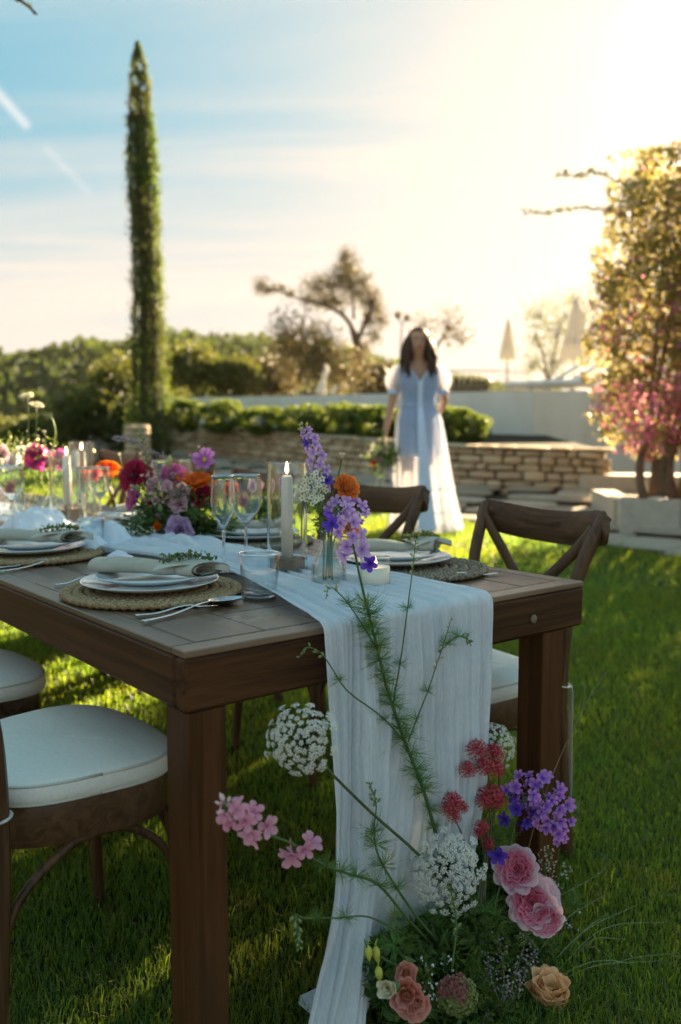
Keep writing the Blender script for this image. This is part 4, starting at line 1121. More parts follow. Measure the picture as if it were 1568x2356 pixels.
# ---- glass
def thinglass(name, tint=(.96, .98, .98), k=1.0, edge=.75):
    t = NT(name); lw = t.n('ShaderNodeLayerWeight'); lw.inputs[0].default_value = .5
    e = t.math('POWER', lw.outputs['Facing'], 3.2)
    tr = t.n('ShaderNodeBsdfTransparent'); t.L.new(t.mix(e, tint, tuple(x*edge for x in tint)), tr.inputs[0])
    gl = t.n('ShaderNodeBsdfGlossy'); gl.inputs['Roughness'].default_value = .03
    m = t.n('ShaderNodeMixShader'); t.put(m.inputs[0], t.math('ADD', t.math('MULTIPLY', e, .85*k), .06*k)); t.L.new(tr.outputs[0], m.inputs[1]); t.L.new(gl.outputs[0], m.inputs[2])
    return t.end(m.outputs[0])
M_thin = thinglass('thin_glass')
M_glass = NT('solid_glass'); _g = M_glass.n('ShaderNodeBsdfGlass'); _g.inputs['Roughness'].default_value = 0.0; _g.inputs['IOR'].default_value = 1.48; _g.inputs[0].default_value = (.97, .99, 1, 1); M_glass = M_glass.end(_g.outputs[0])
def tumbler(p, label, r=.041, h=.088):
    t = thing('water_tumbler', label, 'glass', p, group='clear water tumblers')
    G().lathe([(r*.84, .008), (r*.86, .014), (r*.93, h*.5), (r, h)], 48).obj('outer_wall', M_tumb, t, local=True)
    G().lathe([(r*.955, h), (r*.89, h*.5), (r*.815, .016), (0, .0095)], 48).obj('inner_wall', M_thin, t, local=True)
    G().lathe([(r*.955, h-.0004), (r*.98, h+.0012), (r*1.004, h), (r*.98, h-.0012)], 48, close=True).obj('lip', M_glass, t, local=True)
    G().lathe([(0, 0), (r*.78, 0), (r*.835, .003), (r*.842, .0078), (r*.7, .0082), (0, .0082)], 48).obj('base', M_glass, t, local=True)
def stemglass(p, label, H, rb, hb, kind):
    t = thing(kind, label, 'glass', p, group='stemmed glasses')
    z0 = H-hb; pr = []
    for i in range(15):
        f = i/14
        if kind == 'champagne_flute': r = rb*(math.sin(min(1, f*1.9)*PI/2)**.8)*(1-.10*max(0, f-.5)/.5)
        else: r = rb*(math.sin(min(1, f*1.45)*PI/2)**.75)*(1-.22*max(0, f-.45)/.55)
        pr.append((max(r, .004), z0+hb*f))
    re = pr[-1][0]; full = [(0, z0-.0005)]+pr+[(re-.0006, H+.0007)]+[(max(r_-.0013, .0), z_+.0015*(i_ < 3)) for i_, (r_, z_) in reversed(list(enumerate(pr)))]+[(0, z0+.004)]
    G().lathe(full, 56).obj('bowl', M_glass, t, local=True)
    G().lathe([(re-.0012, H), (re, H+.0012), (re+.0008, H)], 48, close=True).obj('rim', M_steelrim, t, local=True)
    G().lathe([(0, z0-.001), (.0045, z0-.002), (.0042, z0-.010), (.0032, z0*.6), (.0035, .02), (.006, .008), (.033, .0028), (.0345, .0012), (.0335, 0), (0, 0)][::-1], 40).obj('stem_and_foot', M_glass, t, local=True)
M_steelrim = M_glass; M_tumb = thinglass('tumbler_glass', (.95, .98, .99), 1.25, .6)
tumbler(atz(598, 1372, .7615), 'empty water tumbler nearest the camera, on the edge of the runner')
tumbler(atz(212, 1266, .7615), 'water tumbler left of the centrepiece, in front of its twin', .036)
tumbler(atz(256, 1250, .7615), 'water tumbler left of the centrepiece, behind its twin', .036)
stemglass(atz(516, 1313, .7615), 'slim champagne flute in front of the wine glass, nearest pair', .226, .030, .125, 'champagne_flute')
stemglass(atz(567, 1300, .7615), 'wine glass beside the flute, in front of the candle cylinder', .224, .046, .125, 'wine_glass')
stemglass(atz(187, 1214, .7615), 'flute beside the left candle cylinder', .205, .028, .115, 'champagne_flute')
stemglass(atz(232, 1212, .7615), 'wine glass right of the left candle cylinders', .205, .044, .110, 'wine_glass')
stemglass(atz(30, 1225, .7615), 'wine glass at the left edge in front of the pale flowers', .215, .046, .115, 'wine_glass')
stemglass(atz(372, 1190, .7615), 'wine glass hidden behind the centrepiece flowers', .215, .042, .115, 'wine_glass')
stemglass(atz(428, 1178, .7615), 'flute behind the pink cosmos flower', .21, .026, .115, 'champagne_flute')
stemglass(atz(690, 1222, .7615), 'small wine glass behind the tall candle cylinder', .15, .036, .085, 'wine_glass')

M_wax = NT('candle_wax'); M_wax = M_wax.end(M_wax.bsdf((.80, .74, .62), .45, .4, Subsurface_Weight=.4, Subsurface_Radius=(.02, .012, .006)))
M_block = woodmat('candle_block_wood', (.20, .13, .08), (.36, .25, .16), 2, .7, 2)
M_flame = NT('candle_flame'); _e = M_flame.n('ShaderNodeEmission'); _e.inputs[0].default_value = (1, .62, .25, 1); _e.inputs[1].default_value = 3.0; M_flame = M_flame.end(_e.outputs[0])
M_wick = simple('wick', (.02, .015, .01), .9)
def hurricane(p, label, r, h, cr, ch, bl, clabel, blabel, blk=.045):
    t = thing('glass_cylinder', label, 'candle holder', p, group='glass candle cylinders')
    G().lathe([(r, .001), (r, h-.0008), (r-.0013, h), (r-.0026, h-.0008), (r-.0026, .001)], 64, close=True).obj('glass_tube', M_glass, t, local=True); autosmooth(kids(t)[-1], 30)
    b = thing('candle_block', blabel, 'candle block', p+V((0, 0, .0012)), TANG+.35, 'wooden candle blocks')
    k = r*.66; autosmooth(G().box((0, 0, blk/2), (k*2, k*2, blk), bev=.002).obj('wood_block', M_block, b, local=True))
    c = thing('candle', clabel, 'candle', p+V((0, 0, blk+.0015)), group='lit white candles')
    G().lathe([(0, 0), (cr, 0), (cr*1.0, ch*.5), (cr*.97, ch-.006), (cr*.7, ch-.001), (0, ch-.003)], 10, rib=.06, ribs=10).obj('wax', M_wax, c, local=True)
    G().tube([(0, 0, ch-.004), (.0006, 0, ch+.006)], .0007, 5).obj('wick', M_wick, c, local=True)
    G().lathe([(0, ch+.002), (.0032, ch+.007), (.0040, ch+.012), (.0028, ch+.020), (.0010, ch+.028), (0, ch+.031)], 14).obj('flame', M_flame, c, local=True)
hurricane(atz(662, 1328, .7615), 'tall clear glass cylinder round the nearest lit candle', .0455, .262, .0125, .187, .045, 'nearest lit ribbed candle, inside the tall cylinder', 'wooden block under the nearest candle')
hurricane(atz(158, 1212, .7615), 'front glass cylinder of the left group', .058, .262, .0135, .182, .045, 'thick lit candle in the front left cylinder', 'wooden block under the front left candle', .062)
hurricane(atz(192, 1182, .7615), 'rear glass cylinder of the left group, just behind the front one', .048, .285, .0125, .205, .045, 'thin lit candle in the rear left cylinder', 'wooden block under the rear left candle')
def votive(p):
    t = thing('votive_glass', 'low votive glass with white wax right of the ribbed vase', 'candle holder', p)
    r = .0315; h = .072
    G().lathe([(r*.97, .001), (r, h)], 40).obj('outer_wall', M_thin, t, local=True)
    G().lathe([(r-.0015, h), (r, h+.001), (r+.0004, h)], 40, close=True).obj('rim', M_glass, t, local=True)
    G().lathe([(0, .002), (r*.92, .002), (r*.955, .052), (r*.8, .0505), (0, .049)], 32).obj('wax', M_wax, t, local=True)
    G().tube([(0, 0, .049), (.0006, 0, .056)], .0008, 5).obj('wick', M_wick, t, local=True)
    G().lathe([(0, .054), (.0026, .057), (.003, .061), (.001, .070), (0, .073)], 12).obj('flame', M_flame, t, local=True)
votive(atz(864, 1360, .7625))
# ================================================================ FLOWERS
GOLD = PI*(3-math.sqrt(5))
def petal_mesh(name, m, w=.8, cup=.25, curl=.15, ruf=0., notch=0., base=.15, nu=4, nv=5, seed=0):
    g = G()
    def fn(a, b):
        x = (a-.5)*2; sh = base+(1-base)*math.sin(min(1.0, b*1.15)*PI/2)**.8
        if b > .7: sh *= math.sqrt(max(0, 1-((b-.7)/.3)**2*.62))
        y = b*(1-.10*x*x*(b > .5))-notch*b*max(0, 1-abs(x)*2.5)
        r = ruf*b*b*(math.sin(x*7+seed)+noise.noise(V((x*2, b*2, seed))))
        return (x*w*.5*sh, y, -cup*x*x*sh*w-curl*b*b+r*.12)
    g.grid(fn, nu, nv); me = g.mesh(name, m); return me
def petal_mat4(c, N, et, er, alpha, L, r0=0., wscale=1.):
    ca, sa = math.cos(alpha), math.sin(alpha)
    Y = N*ca+er*sa; X = et; Z = X.cross(Y)
    M = Matrix((X*L*wscale, Y*L, Z*L)).transposed().to_4x4(); M.translation = c+er*r0; return M
def bloom(t, c, n, petals, rings, R0, rnd, core=None, corer=.12, calyx=None, name='bloom'):
    "a flower head: a core (part) carrying its petals (sub-parts). rings: (count, r0, L, tilt deg, mesh index, width)"
    N = V(n).normalized(); u = N.orthogonal().normalized(); w = N.cross(u); c = V(c)
    g = G(); M = frame(N)
    g.lathe([(0, -.16*R0), (corer*R0*1.3, -.08*R0), (corer*R0*1.25, .02*R0), (corer*R0*.8, corer*R0*.8), (0, corer*R0*.95)], 10, c, M)
    k = g.obj(name, core or M_stem, t)
    a0 = rnd.uniform(0, 6)
    for ri, (cnt, r0, L, tilt, mi, ws) in enumerate(rings):
        for i in range(cnt):
            a = a0+ri*.5+2*PI*(i+rnd.uniform(-.15, .15))/cnt; er = u*math.cos(a)+w*math.sin(a); et = N.cross(er)
            put(petals[mi % len(petals)], 'petal', k, petal_mat4(c-N*(.06*R0), N, et, er, D2R(tilt+rnd.uniform(-6, 6)), L*R0*rnd.uniform(.92, 1.08), r0*R0, ws))
    return k
def pm(name, cb, ct, **k): return petalmat(name, hexc(cb), hexc(ct), **k)
P_ranpink = [petal_mesh('petal', pm('ranunculus_pink', 'e0145c', 'fcb8d0', lo=.45, tr=.5), .95, .35, -.28, .25, seed=s) for s in (1, 2)]
P_ranpale = [petal_mesh('petal', pm('ranunculus_palepink', 'd98ba8', 'f2ddE4'.lower()), 1.0, .35, -.26, .3, seed=s) for s in (3, 4)]
P_orange = [petal_mesh('petal', pm('ranunculus_orange', 'e0661c', 'f5a04e', tr=.5), .95, .3, -.25, .5, seed=s) for s in (5, 6)]
P_poppy = [petal_mesh('petal', pm('poppy_orange', 'd9560c', 'ee8420', tr=.55), 1.25, .30, -.15, .9, base=.3, nu=6, seed=s) for s in (7, 8)]
P_mag = [petal_mesh('petal', pm('poppy_magenta', '8c1c60', 'c9509e', tr=.55), 1.3, .3, -.10, .7, base=.3, nu=6, seed=s) for s in (9, 10)]
P_crim = [petal_mesh('petal', pm('zinnia_crimson', '6e0a22', 'b01f4c', tr=.4), .55, .2, -.05, .1, seed=s) for s in (11, 12)]
P_pink = [petal_mesh('petal', pm('lisianthus_pink', 'c04c8a', 'e68ac0', tr=.5), 1.0, .3, -.05, .9, seed=s) for s in (13, 14)]
P_lil = [petal_mesh('petal', pm('lisianthus_lilac', 'b98bb4', 'd9bfe0', tr=.4), 1.05, .3, -.02, 1.0, seed=s) for s in (15, 16)]
P_cosmos = [petal_mesh('petal', pm('cosmos_lilac', '9a4fae', 'cf93dc', tr=.55), .62, .12, .02, .25, notch=.08, base=.2, seed=s) for s in (17, 18)]
P_salmon = [petal_mesh('petal', pm('lisianthus_salmon', 'd07a55', 'f0b3a6', tr=.4), 1.05, .3, .05, 1.0, seed=s) for s in (19, 20)]
P_peach = [petal_mesh('petal', pm('rose_peach', 'f7a252', 'fddcb0', tr=.4), 1.15, .45, -.30, .2, base=.35, nu=6, seed=s) for s in (21, 22)]
P_cream = [petal_mesh('petal', pm('petals_cream', 'd8cf9c', 'eee6d0', tr=.45), 1.0, .35, -.2, .3, seed=s) for s in (23, 24)]
P_white = [petal_mesh('petal', pm('petals_white', 'c8cbd8', 'e6e8f0', tr=.5), 1.1, .3, -.1, .7, seed=s) for s in (25, 26)]
P_blush = [petal_mesh('petal', pm('petals_blush', 'd7a3b5', 'efd3dc', tr=.5), 1.1, .3, -.1, .7, seed=s) for s in (27, 28)]
P_coral = [petal_mesh('petal', pm('petals_coral', 'c8502e', 'e5806a', tr=.5), 1.0, .3, -.15, .5, seed=s) for s in (29, 30)]
M_yellow = simple('flower_eye_yellow', (.55, .36, .05), .7); M_darkeye = simple('flower_eye_dark', (.05, .02, .03), .8); M_greeneye = simple('flower_eye_green', (.14, .2, .05), .7)
RAN = [(4, .01, .40, 4, 0, .9), (6, .06, .50, 12, 1, .8), (8, .13, .56, 16, 0, .95), (9, .21, .60, 22, 1, 1.), (10, .29, .64, 30, 0, 1.05), (10, .36, .66, 40, 3, 1.1), (9, .40, .66, 52, 2, 1.2)]
RANS = [(4, .01, .40, 12, 0, .9), (6, .08, .58, 32, 1, .9), (7, .18, .72, 50, 0, .95), (7, .26, .76, 66, 1, 1.)]
LIS = [(3, .02, .55, 14, 0, .8), (5, .05, .78, 34, 1, .9), (6, .08, .95, 55, 0, 1.)]
POP = [(3, .03, .95, 50, 0, 1.), (4, .04, 1.05, 62, 1, 1.)]
ZIN = [(8, .05, .35, 30, 0, 1.), (12, .12, .55, 55, 1, 1.), (15, .18, .75, 72, 0, 1.), (17, .2, .86, 84, 1, 1.)]
COS = [(8, .08, .95, 74, 0, 1.)]
ROSE = [(3, .0, 1.3, -3, 0, .6), (4, .12, 1.4, -3, 1, .7), (5, .22, 1.45, -2, 0, .75), (6, .34, 1.45, 0, 1, .8), (5, .42, 1.3, 5, 0, .85)]
BUD = [(4, .0, .8, 6, 0, .8), (5, .08, .9, 18, 1, .8)]

def stem_of(t, pts, r0, r1=None, m=None, k=5, name='stem', n=6):
    pp = catmull(pts, k); r1 = r0*.6 if r1 is None else r1; q = len(pp)
    G().tube(pp, [r0+(r1-r0)*i/(q-1) for i in range(q)], n).obj(name, m or M_stem, t)
    return pp
# --- larkspur florets, buds
def floret_mesh(nm, m, seed, small=1.):
    rr = random.Random(seed); g = G()
    for i in range(5):
        a = 2*PI*i/5+rr.uniform(-.12, .12); tl = D2R(66+rr.uniform(-14, 14)); er = V((math.cos(a), math.sin(a), 0)); N = V((0, 0, 1)); et = N.cross(er); Y = N*math.cos(tl)+er*math.sin(tl); Z = et.cross(Y); L = rr.uniform(.85, 1.08)
        def fn(s, b):
            x = (s-.5)*2; sh = .25+.75*math.sin(min(1, b*1.2)*PI/2); sh *= math.sqrt(max(0, 1-max(0, (b-.65)/.35)**2*.8))
            return tuple((et*x*.36*sh+Y*b-Z*(.12*x*x*sh-.10*b*b))*L+er*.05)
        g.grid(fn, 3, 4)
    for i in range(2):
        a = 1.2+i*.8; er = V((math.cos(a), math.sin(a), 0)); g.grid(lambda s, b: tuple(er*(.05+.25*b)+V((0, 0, .1+.35*b))+er.cross(V((0, 0, 1)))*(s-.5)*.3*(1-b*.4)), 2, 2)
    g.tube(catmull([(0, 0, .05), (-.05, .1, -.35), (-.05, .35, -.75), (0, .6, -.95)], 2), [.12, .10, .08, .06, .05, .035, .02], 5)
    return g.mesh(nm, m)
M_flil = pm('larkspur_lilac', 'a27fd6', 'e9c6f0', tr=.5); M_fvio = pm('larkspur_violet', '4c2fae', '7a55d8', tr=.45); M_fpink = pm('larkspur_pink', 'dd8fb0', 'f4bccf', tr=.45); M_fpur = pm('larkspur_purple', '7a48d8', 'efb4f6', tr=.55)  # purple tips are lightened to carry pink-lit highlights in the petal colour
F_lil = [floret_mesh('floret', M_flil, s) for s in (1, 2, 3)]; F_vio = [floret_mesh('floret', M_fvio, s) for s in (4, 5)]; F_pink = [floret_mesh('floret', M_fpink, s) for s in (6, 7, 8)]; F_pur = [floret_mesh('floret', M_fpur, s) for s in (9, 10, 11)]
M_bud = simple('larkspur_bud_green', (.17, .23, .08), .6, .3, 90); M_budy = simple('larkspur_bud_sun_tint', (.42, .40, .14), .6, .3, 90); M_budp = simple('larkspur_bud_pink', (.62, .45, .42), .6)  # M_budy is the green bud with yellow sunlight put into its colour
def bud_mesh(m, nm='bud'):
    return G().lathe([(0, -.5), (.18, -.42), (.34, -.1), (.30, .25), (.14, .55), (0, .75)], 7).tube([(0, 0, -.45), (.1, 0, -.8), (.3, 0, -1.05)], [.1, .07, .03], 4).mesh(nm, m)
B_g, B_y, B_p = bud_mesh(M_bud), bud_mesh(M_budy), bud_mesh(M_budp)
def orient(c, n, s, roll): 
    M = frame(n, roll); M = Matrix.Translation(c) @ M @ Matrix.Scale(s, 4); return M
def florets(t, pts, sets, n, size, off, rnd, f0=0., f1=1., face=(-.1, -1, .15), taper=.45):
    "florets spiralling up the stem pts between fractions f0..f1; fewer and smaller to the tip"
    face = V(face).normalized()
    for i in range(n):
        f = f0+(f1-f0)*(i+.5)/n; x = f*(len(pts)-1); j = min(int(x), len(pts)-2); p = pts[j].lerp(pts[j+1], x-j); d = (pts[j+1]-pts[j]).normalized()
        u = d.orthogonal().normalized(); w = d.cross(u); a = i*GOLD; o = u*math.cos(a)+w*math.sin(a)
        s = size*(1-taper*(i/n))*rnd.uniform(.85, 1.12); q = p+o*off*(1-taper*i/n)
        nn = (o*1.0+face*.9+V((0, 0, -.1))).normalized()
        G_ped.append((t, p, q-nn*s*.1)); put(rnd.choice(sets), 'floret', t, orient(q, nn, s, rnd.uniform(0, 6)))
G_ped = []
def buds(t, pts, mesh, n, size, off, rnd, f0=0., f1=1., droop=.2):
    for i in range(n):
        f = f0+(f1-f0)*(i+.5)/n; x = f*(len(pts)-1); j = min(int(x), len(pts)-2); p = pts[j].lerp(pts[j+1], x-j); d = (pts[j+1]-pts[j]).normalized()
        u = d.orthogonal().normalized(); w = d.cross(u); a = i*GOLD+1; o = u*math.cos(a)+w*math.sin(a)
        s = size*(1-.5*i/n); q = p+(o+d*.5)*off*(1-.5*i/n); G_ped.append((t, p, q))
        put(mesh, 'bud', t, orient(q, (o+d*.7+V((0, 0, droop))).normalized(), s, rnd.uniform(0, 6)))
def flush_pedicels():
    by = {}
    for t, a, b in G_ped: by.setdefault(t.name, (t, []))[1].append((a, b))
    for t, L in by.values():
        g = G()
        for a, b in L: g.tube([a, (a+b)/2+V((0, 0, -.001)), b], .0007, 4, cap=False)
        g.obj('pedicels', M_stem, t, kind='stuff')
    G_ped.clear()
# --- feathery leaves
M_feath = simple('feathery_leaf', (.12, .24, .05), .55, .3, 50); M_feathl = simple('feathery_leaf_light', (.27, .38, .08), .55, .3, 50)
def frond_mesh(m, seed, n=34):
    r = random.Random(seed); g = G()
    for k in range(n):
        a = r.uniform(0, 2*PI); e = r.uniform(-.4, 1.0); d = V((math.cos(a)*math.cos(e), math.sin(a)*math.cos(e), math.sin(e))); L = r.uniform(.5, 1.); b = V((r.uniform(-1, 1), r.uniform(-1, 1), r.uniform(-.6, .8)))*.25
        p = [V((0, 0, 0)), d*L*.5+b*L*.3, d*L+b*L]; g.tube(p, [.011, .009, .003], 3, cap=False)
        for q in range(3):
            s = p[1].lerp(p[0], q*.35); g.tube([s, s+(d+V((r.uniform(-1, 1), r.uniform(-1, 1), r.uniform(-1, 1)))*.6)*L*.38], [.008, .003], 3, cap=False)
    return g.mesh('feathery_leaf', m)
FR = [frond_mesh(M_feath, s) for s in (1, 2, 3)]; FRL = [frond_mesh(M_feathl, s) for s in (4, 5)]
def fronds(t, pts, fs, size, rnd, set_=None):
    for f in fs:
        x = f*(len(pts)-1); j = min(int(x), len(pts)-2); p = pts[j].lerp(pts[j+1], x-j)
        put(rnd.choice(set_ or FR), 'feathery_leaf', t, orient(p, V((rnd.uniform(-.5, .5), rnd.uniform(-.5, .1), 1)), size*rnd.uniform(.75, 1.15), rnd.uniform(0, 6)))

def YF(px): return 1.5+(px-745)*.000716     # depth of the hanging cloth under a given column
RN = random.Random(99)
def QF(px, py, back=.07): return Q(px, py, YF(px)-back-.0003*max(0, py-1980))
# ---- tall larkspur spray rising in front of the runner
t = thing('larkspur_spray', 'tall feathery larkspur stem with violet florets rising from the floor flowers past the table edge', 'flower', QF(1015, 1960), group='larkspur stems'); r = random.Random(1)
main = stem_of(t, [QF(1060, 2120), QF(1015, 1960), QF(975, 1820), QF(930, 1700), QF(893, 1590), QF(868, 1490), QF(846, 1400), QF(828, 1325), QF(815, 1262), QF(800, 1215), QF(775, 1165)], .0036, .0014, M_stem)
fronds(t, main, [.08, .11, .14, .17, .2, .22, .24, .27, .3, .32, .34, .37, .39, .42, .44, .47, .5, .53, .55, .58, .60], .044, r); fronds(t, main, [.50, .56, .62], .034, r, FRL)
florets(t, main, F_lil+F_lil+F_vio, 15, .0155, .017, r, .76, .99, taper=.1)
put(F_vio[0], 'floret', t, orient(QF(853, 1296, .08), (-.2, -1, .1), .017, 1)); put(F_vio[1], 'floret', t, orient(QF(765, 1205, .08), (-.4, -1, .3), .015, 2))
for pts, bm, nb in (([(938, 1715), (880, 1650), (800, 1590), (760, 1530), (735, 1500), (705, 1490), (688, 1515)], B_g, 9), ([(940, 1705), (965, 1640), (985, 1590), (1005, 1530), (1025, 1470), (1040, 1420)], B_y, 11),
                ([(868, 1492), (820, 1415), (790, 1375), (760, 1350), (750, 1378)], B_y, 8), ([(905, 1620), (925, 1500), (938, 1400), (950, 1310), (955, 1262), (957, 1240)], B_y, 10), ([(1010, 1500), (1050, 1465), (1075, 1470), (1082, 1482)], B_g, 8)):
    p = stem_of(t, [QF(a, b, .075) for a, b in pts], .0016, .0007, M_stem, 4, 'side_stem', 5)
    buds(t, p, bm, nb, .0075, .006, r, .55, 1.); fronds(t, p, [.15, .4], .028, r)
flush_pedicels()
# ---- two thinner green-budded stems
t = thing('budded_stem', 'thin larkspur stem of green buds hanging in front of the white cloth', 'flower', QF(1000, 2100), group='larkspur stems')
p = stem_of(t, [QF(1010, 2170, .1), QF(960, 2110, .1), QF(905, 2030, .1), QF(868, 1960, .1), QF(862, 1900, .1), QF(866, 1850, .1), QF(850, 1800, .1)], .0026, .001); buds(t, p, B_g, 12, .0085, .007, r, .80, 1.); fronds(t, p, [.3, .42, .55, .62], .042, r); flush_pedicels()
t = thing('budded_stem', 'larkspur side stem drooping left of the cloth with pale green buds', 'flower', QF(900, 2200), group='larkspur stems')
p = stem_of(t, [QF(930, 2150, .09), QF(850, 2110, .1), QF(770, 2112, .11), QF(700, 2112, .12), QF(682, 2105, .12), QF(686, 2150, .12), QF(690, 2185, .12)], .0018, .0008); buds(t, p, B_g, 14, .009, .006, r, .68, 1., -.8); fronds(t, p, [.28, .42], .032, r); flush_pedicels()
t = thing('budded_stem', 'short pale green bud spike standing in front of the middle white lace flower', 'flower', QF(1045, 2130), group='larkspur stems')
p = stem_of(t, [QF(1040, 2230, .16), QF(1050, 2140, .17), QF(1045, 2080, .17), QF(1030, 2030, .17)], .0018, .0008); buds(t, p, B_g, 16, .009, .006, r, .25, 1.); flush_pedicels()
# ---- pink larkspur reaching left
t = thing('pink_larkspur', 'pale pink larkspur stem reaching left in front of the table leg', 'flower', QF(900, 2080), group='larkspur stems'); r = random.Random(4)
pp = [(1000, 2180, .08), (935, 2110, .1), (870, 2035, .11), (800, 2010, .13), (735, 1985, .16), (680, 1945, .17), (620, 1920, .18), (575, 1890, .20), (535, 1868, .20), (515, 1850, .2)]
p = stem_of(t, [QF(a, b, c) for a, b, c in pp], .0027, .001, M_stem)
florets(t, p, F_pink, 13, .0185, .014, r, .70, .97, taper=.25); florets(t, p, F_pink, 4, .020, .016, r, .50, .58, taper=.0); fronds(t, p, [.22, .3, .36, .42], .040, r); buds(t, p, B_p, 4, .011, .012, r, .95, 1.0); flush_pedicels()

# ---- white lace flowers
M_lace = simple('lace_white', (.66, .64, .57), .8, .10, 300); M_lacest = simple('lace_stem', (.075, .11, .035), .55)
def umbellet(seed):
    r = random.Random(seed); g = G(); n = 13
    for i in range(n):
        rad = math.sqrt((i+.5)/n)*.86; a = i*GOLD; c = V((rad*math.cos(a), rad*math.sin(a), .38*(1-rad*rad)+r.uniform(-.05, .05)))
        N = (V((c.x*.7, c.y*.7, 1))+V((r.uniform(-.2, .2), r.uniform(-.2, .2), 0))).normalized(); M = frame(N, r.uniform(0, 2)); s = .235*r.uniform(.85, 1.2)
        vs = [c]; fs = []
        for k in range(5):
            b = 2*PI*k/5
            for da, rr, zz in ((-.5, .75, .15), (-.22, 1.05, .02), (.22, 1.05, .02), (.5, .75, .15)):
                vs.append(c+(M @ V((math.cos(b+da)*rr*s, math.sin(b+da)*rr*s, zz*s+.2*s))))
            o = 1+4*k; fs += [(0, o, o+1), (0, o+1, o+2), (0, o+2, o+3)]
        g.add(vs, fs)
    for i in range(5): g.tube([(0, 0, -.75), (.6*math.cos(i*1.26), .6*math.sin(i*1.26), .15)], .035, 3, cap=False)
    return g.mesh('umbellet', M_lace, False)
UMB = [umbellet(s) for s in range(4)]
def lace(px, py, back, Rpx, n, label, stempts, count=64, dome=.42, seed=0, hole=0.):
    c = QF(px, py, back); Y = c.y; R0 = Rpx/F_PX*Y; r = random.Random(seed)
    t = thing('lace_flower', label, 'flower', c, group='white lace flowers'); N = V(n).normalized(); M = frame(N); hub = c-N*R0*.95
    g = G()
    for i in range(count):
        f = math.sqrt((i+.6)/count); a = i*GOLD
        if f < hole: continue
        rr = R0*f*(1+.05*r.uniform(-1, 1)+.09*(f > .85)*r.uniform(-1, 1.6)); a += r.uniform(-.10, .10); z = -R0*dome*f*f+r.uniform(-.02, .02)*R0
        p = c+(M @ V((rr*math.cos(a), rr*math.sin(a), z))); nn = (p-(c-N*R0*1.1)).normalized()
        s = R0*.125*(.72+.5*f)*r.uniform(.70, 1.28)
        put(r.choice(UMB), 'umbellet', t, orient(p, nn, s, r.uniform(0, 6)))
        g.tube([hub, hub.lerp(p, .5)+nn*R0*-.05, p-nn*s*.7], [.0009, .0007, .0006], 3, cap=False)
    g.obj('rays', M_lacest, t, kind='stuff')
    stem_of(t, [hub]+stempts, .0022, .0030, M_lacest, 5)
lace(676, 1695, .15, 84, (-.35, -.95, .50), 'white lace flower head at the left, its long straight stem crossing the cloth', [QF(740, 1755, .13), QF(850, 1865, .11), QF(965, 1968, .09), QF(1040, 2060, .08)], 74, .55, 1)
lace(1030, 2010, .15, 90, (-.05, -1, .35), 'largest white lace flower head, low in the middle of the arrangement', [QF(1040, 2100, .06), QF(1060, 2250, .04)], 80, .22, 2, .07)
lace(1150, 1692, .08, 58, (.35, -.75, .85), 'white lace flower head between the cloth and the right table leg', [QF(1150, 1800, .05), QF(1120, 1950, .05), QF(1090, 2120, .05)], 62, .75, 3)
# ---- red valerian heads
M_val = simple('valerian_red', (.42, .030, .055), .6, .4, 200); M_valst = simple('valerian_stem', (.09, .08, .04), .6)
def valerian_tuft(seed):
    r = random.Random(seed); g = G()
    for i in range(56):
        a = i*GOLD; z = 1-1.3*(i+.5)/56; q = math.sqrt(max(0, 1-z*z)); d = V((q*math.cos(a), q*math.sin(a), z)).normalized(); L = r.uniform(.75, 1.05); p = d*L
        g.tube([d*.2, p], .035, 3, cap=False); M = frame(d, r.uniform(0, 2)); vs = [p+d*.03]; fs = []
        for k in range(5):
            b = 2*PI*k/5; vs += [p+(M @ V((math.cos(b-.4)*.16, math.sin(b-.4)*.16, .05))), p+(M @ V((math.cos(b+.4)*.16, math.sin(b+.4)*.16, .05)))]; fs.append((0, 1+2*k, 2+2*k))
        g.add(vs, fs)
    return g.mesh('flower_tuft', M_val, False)
VT = [valerian_tuft(s) for s in range(3)]
for (pts, heads, lb) in (([(1115, 2080), (1122, 1950), (1128, 1830), (1120, 1760)], [(1098, 1727, 27), (1138, 1735, 26), (1115, 1765, 24), (1075, 1772, 22), (1140, 1770, 24)], 'tallest red valerian, its heads below the right-hand lace flower'),
                         ([(1110, 2080), (1125, 1960), (1132, 1870)], [(1130, 1832, 32), (1112, 1845, 20), (1150, 1845, 18)], 'rounded red valerian head beside the purple larkspur'),
                         ([(1090, 2050), (1070, 1940), (1045, 1880)], [(1042, 1845, 26), (1028, 1862, 18), (1064, 1858, 16), (1046, 1880, 18)], 'small dark red valerian against the edge of the cloth'),
                         ([(1105, 2080), (1115, 1990), (1108, 1930)], [(1108, 1905, 20), (1122, 1942, 18), (1100, 1918, 13)], 'low red valerian tucked above the ranunculus')):
    back = .10; p0 = QF(*pts[-1], back); t = thing('valerian_stem', lb, 'flower', p0, group='red valerian stems')
    p = stem_of(t, [QF(a, b, back) for a, b in pts], .0018, .0012, M_valst)
    for a, b, rp in heads:
        c = QF(a, b, back+RN.uniform(-.005, .02)); s = rp/F_PX*c.y
        put(RN.choice(VT), 'flower_head', t, orient(c, (RN.uniform(-.3, .3), -.5, .8), s, RN.uniform(0, 6))); stem_of(t, [p[-1], c], .0009, .0008, M_valst, 3, 'side_stem', 4)
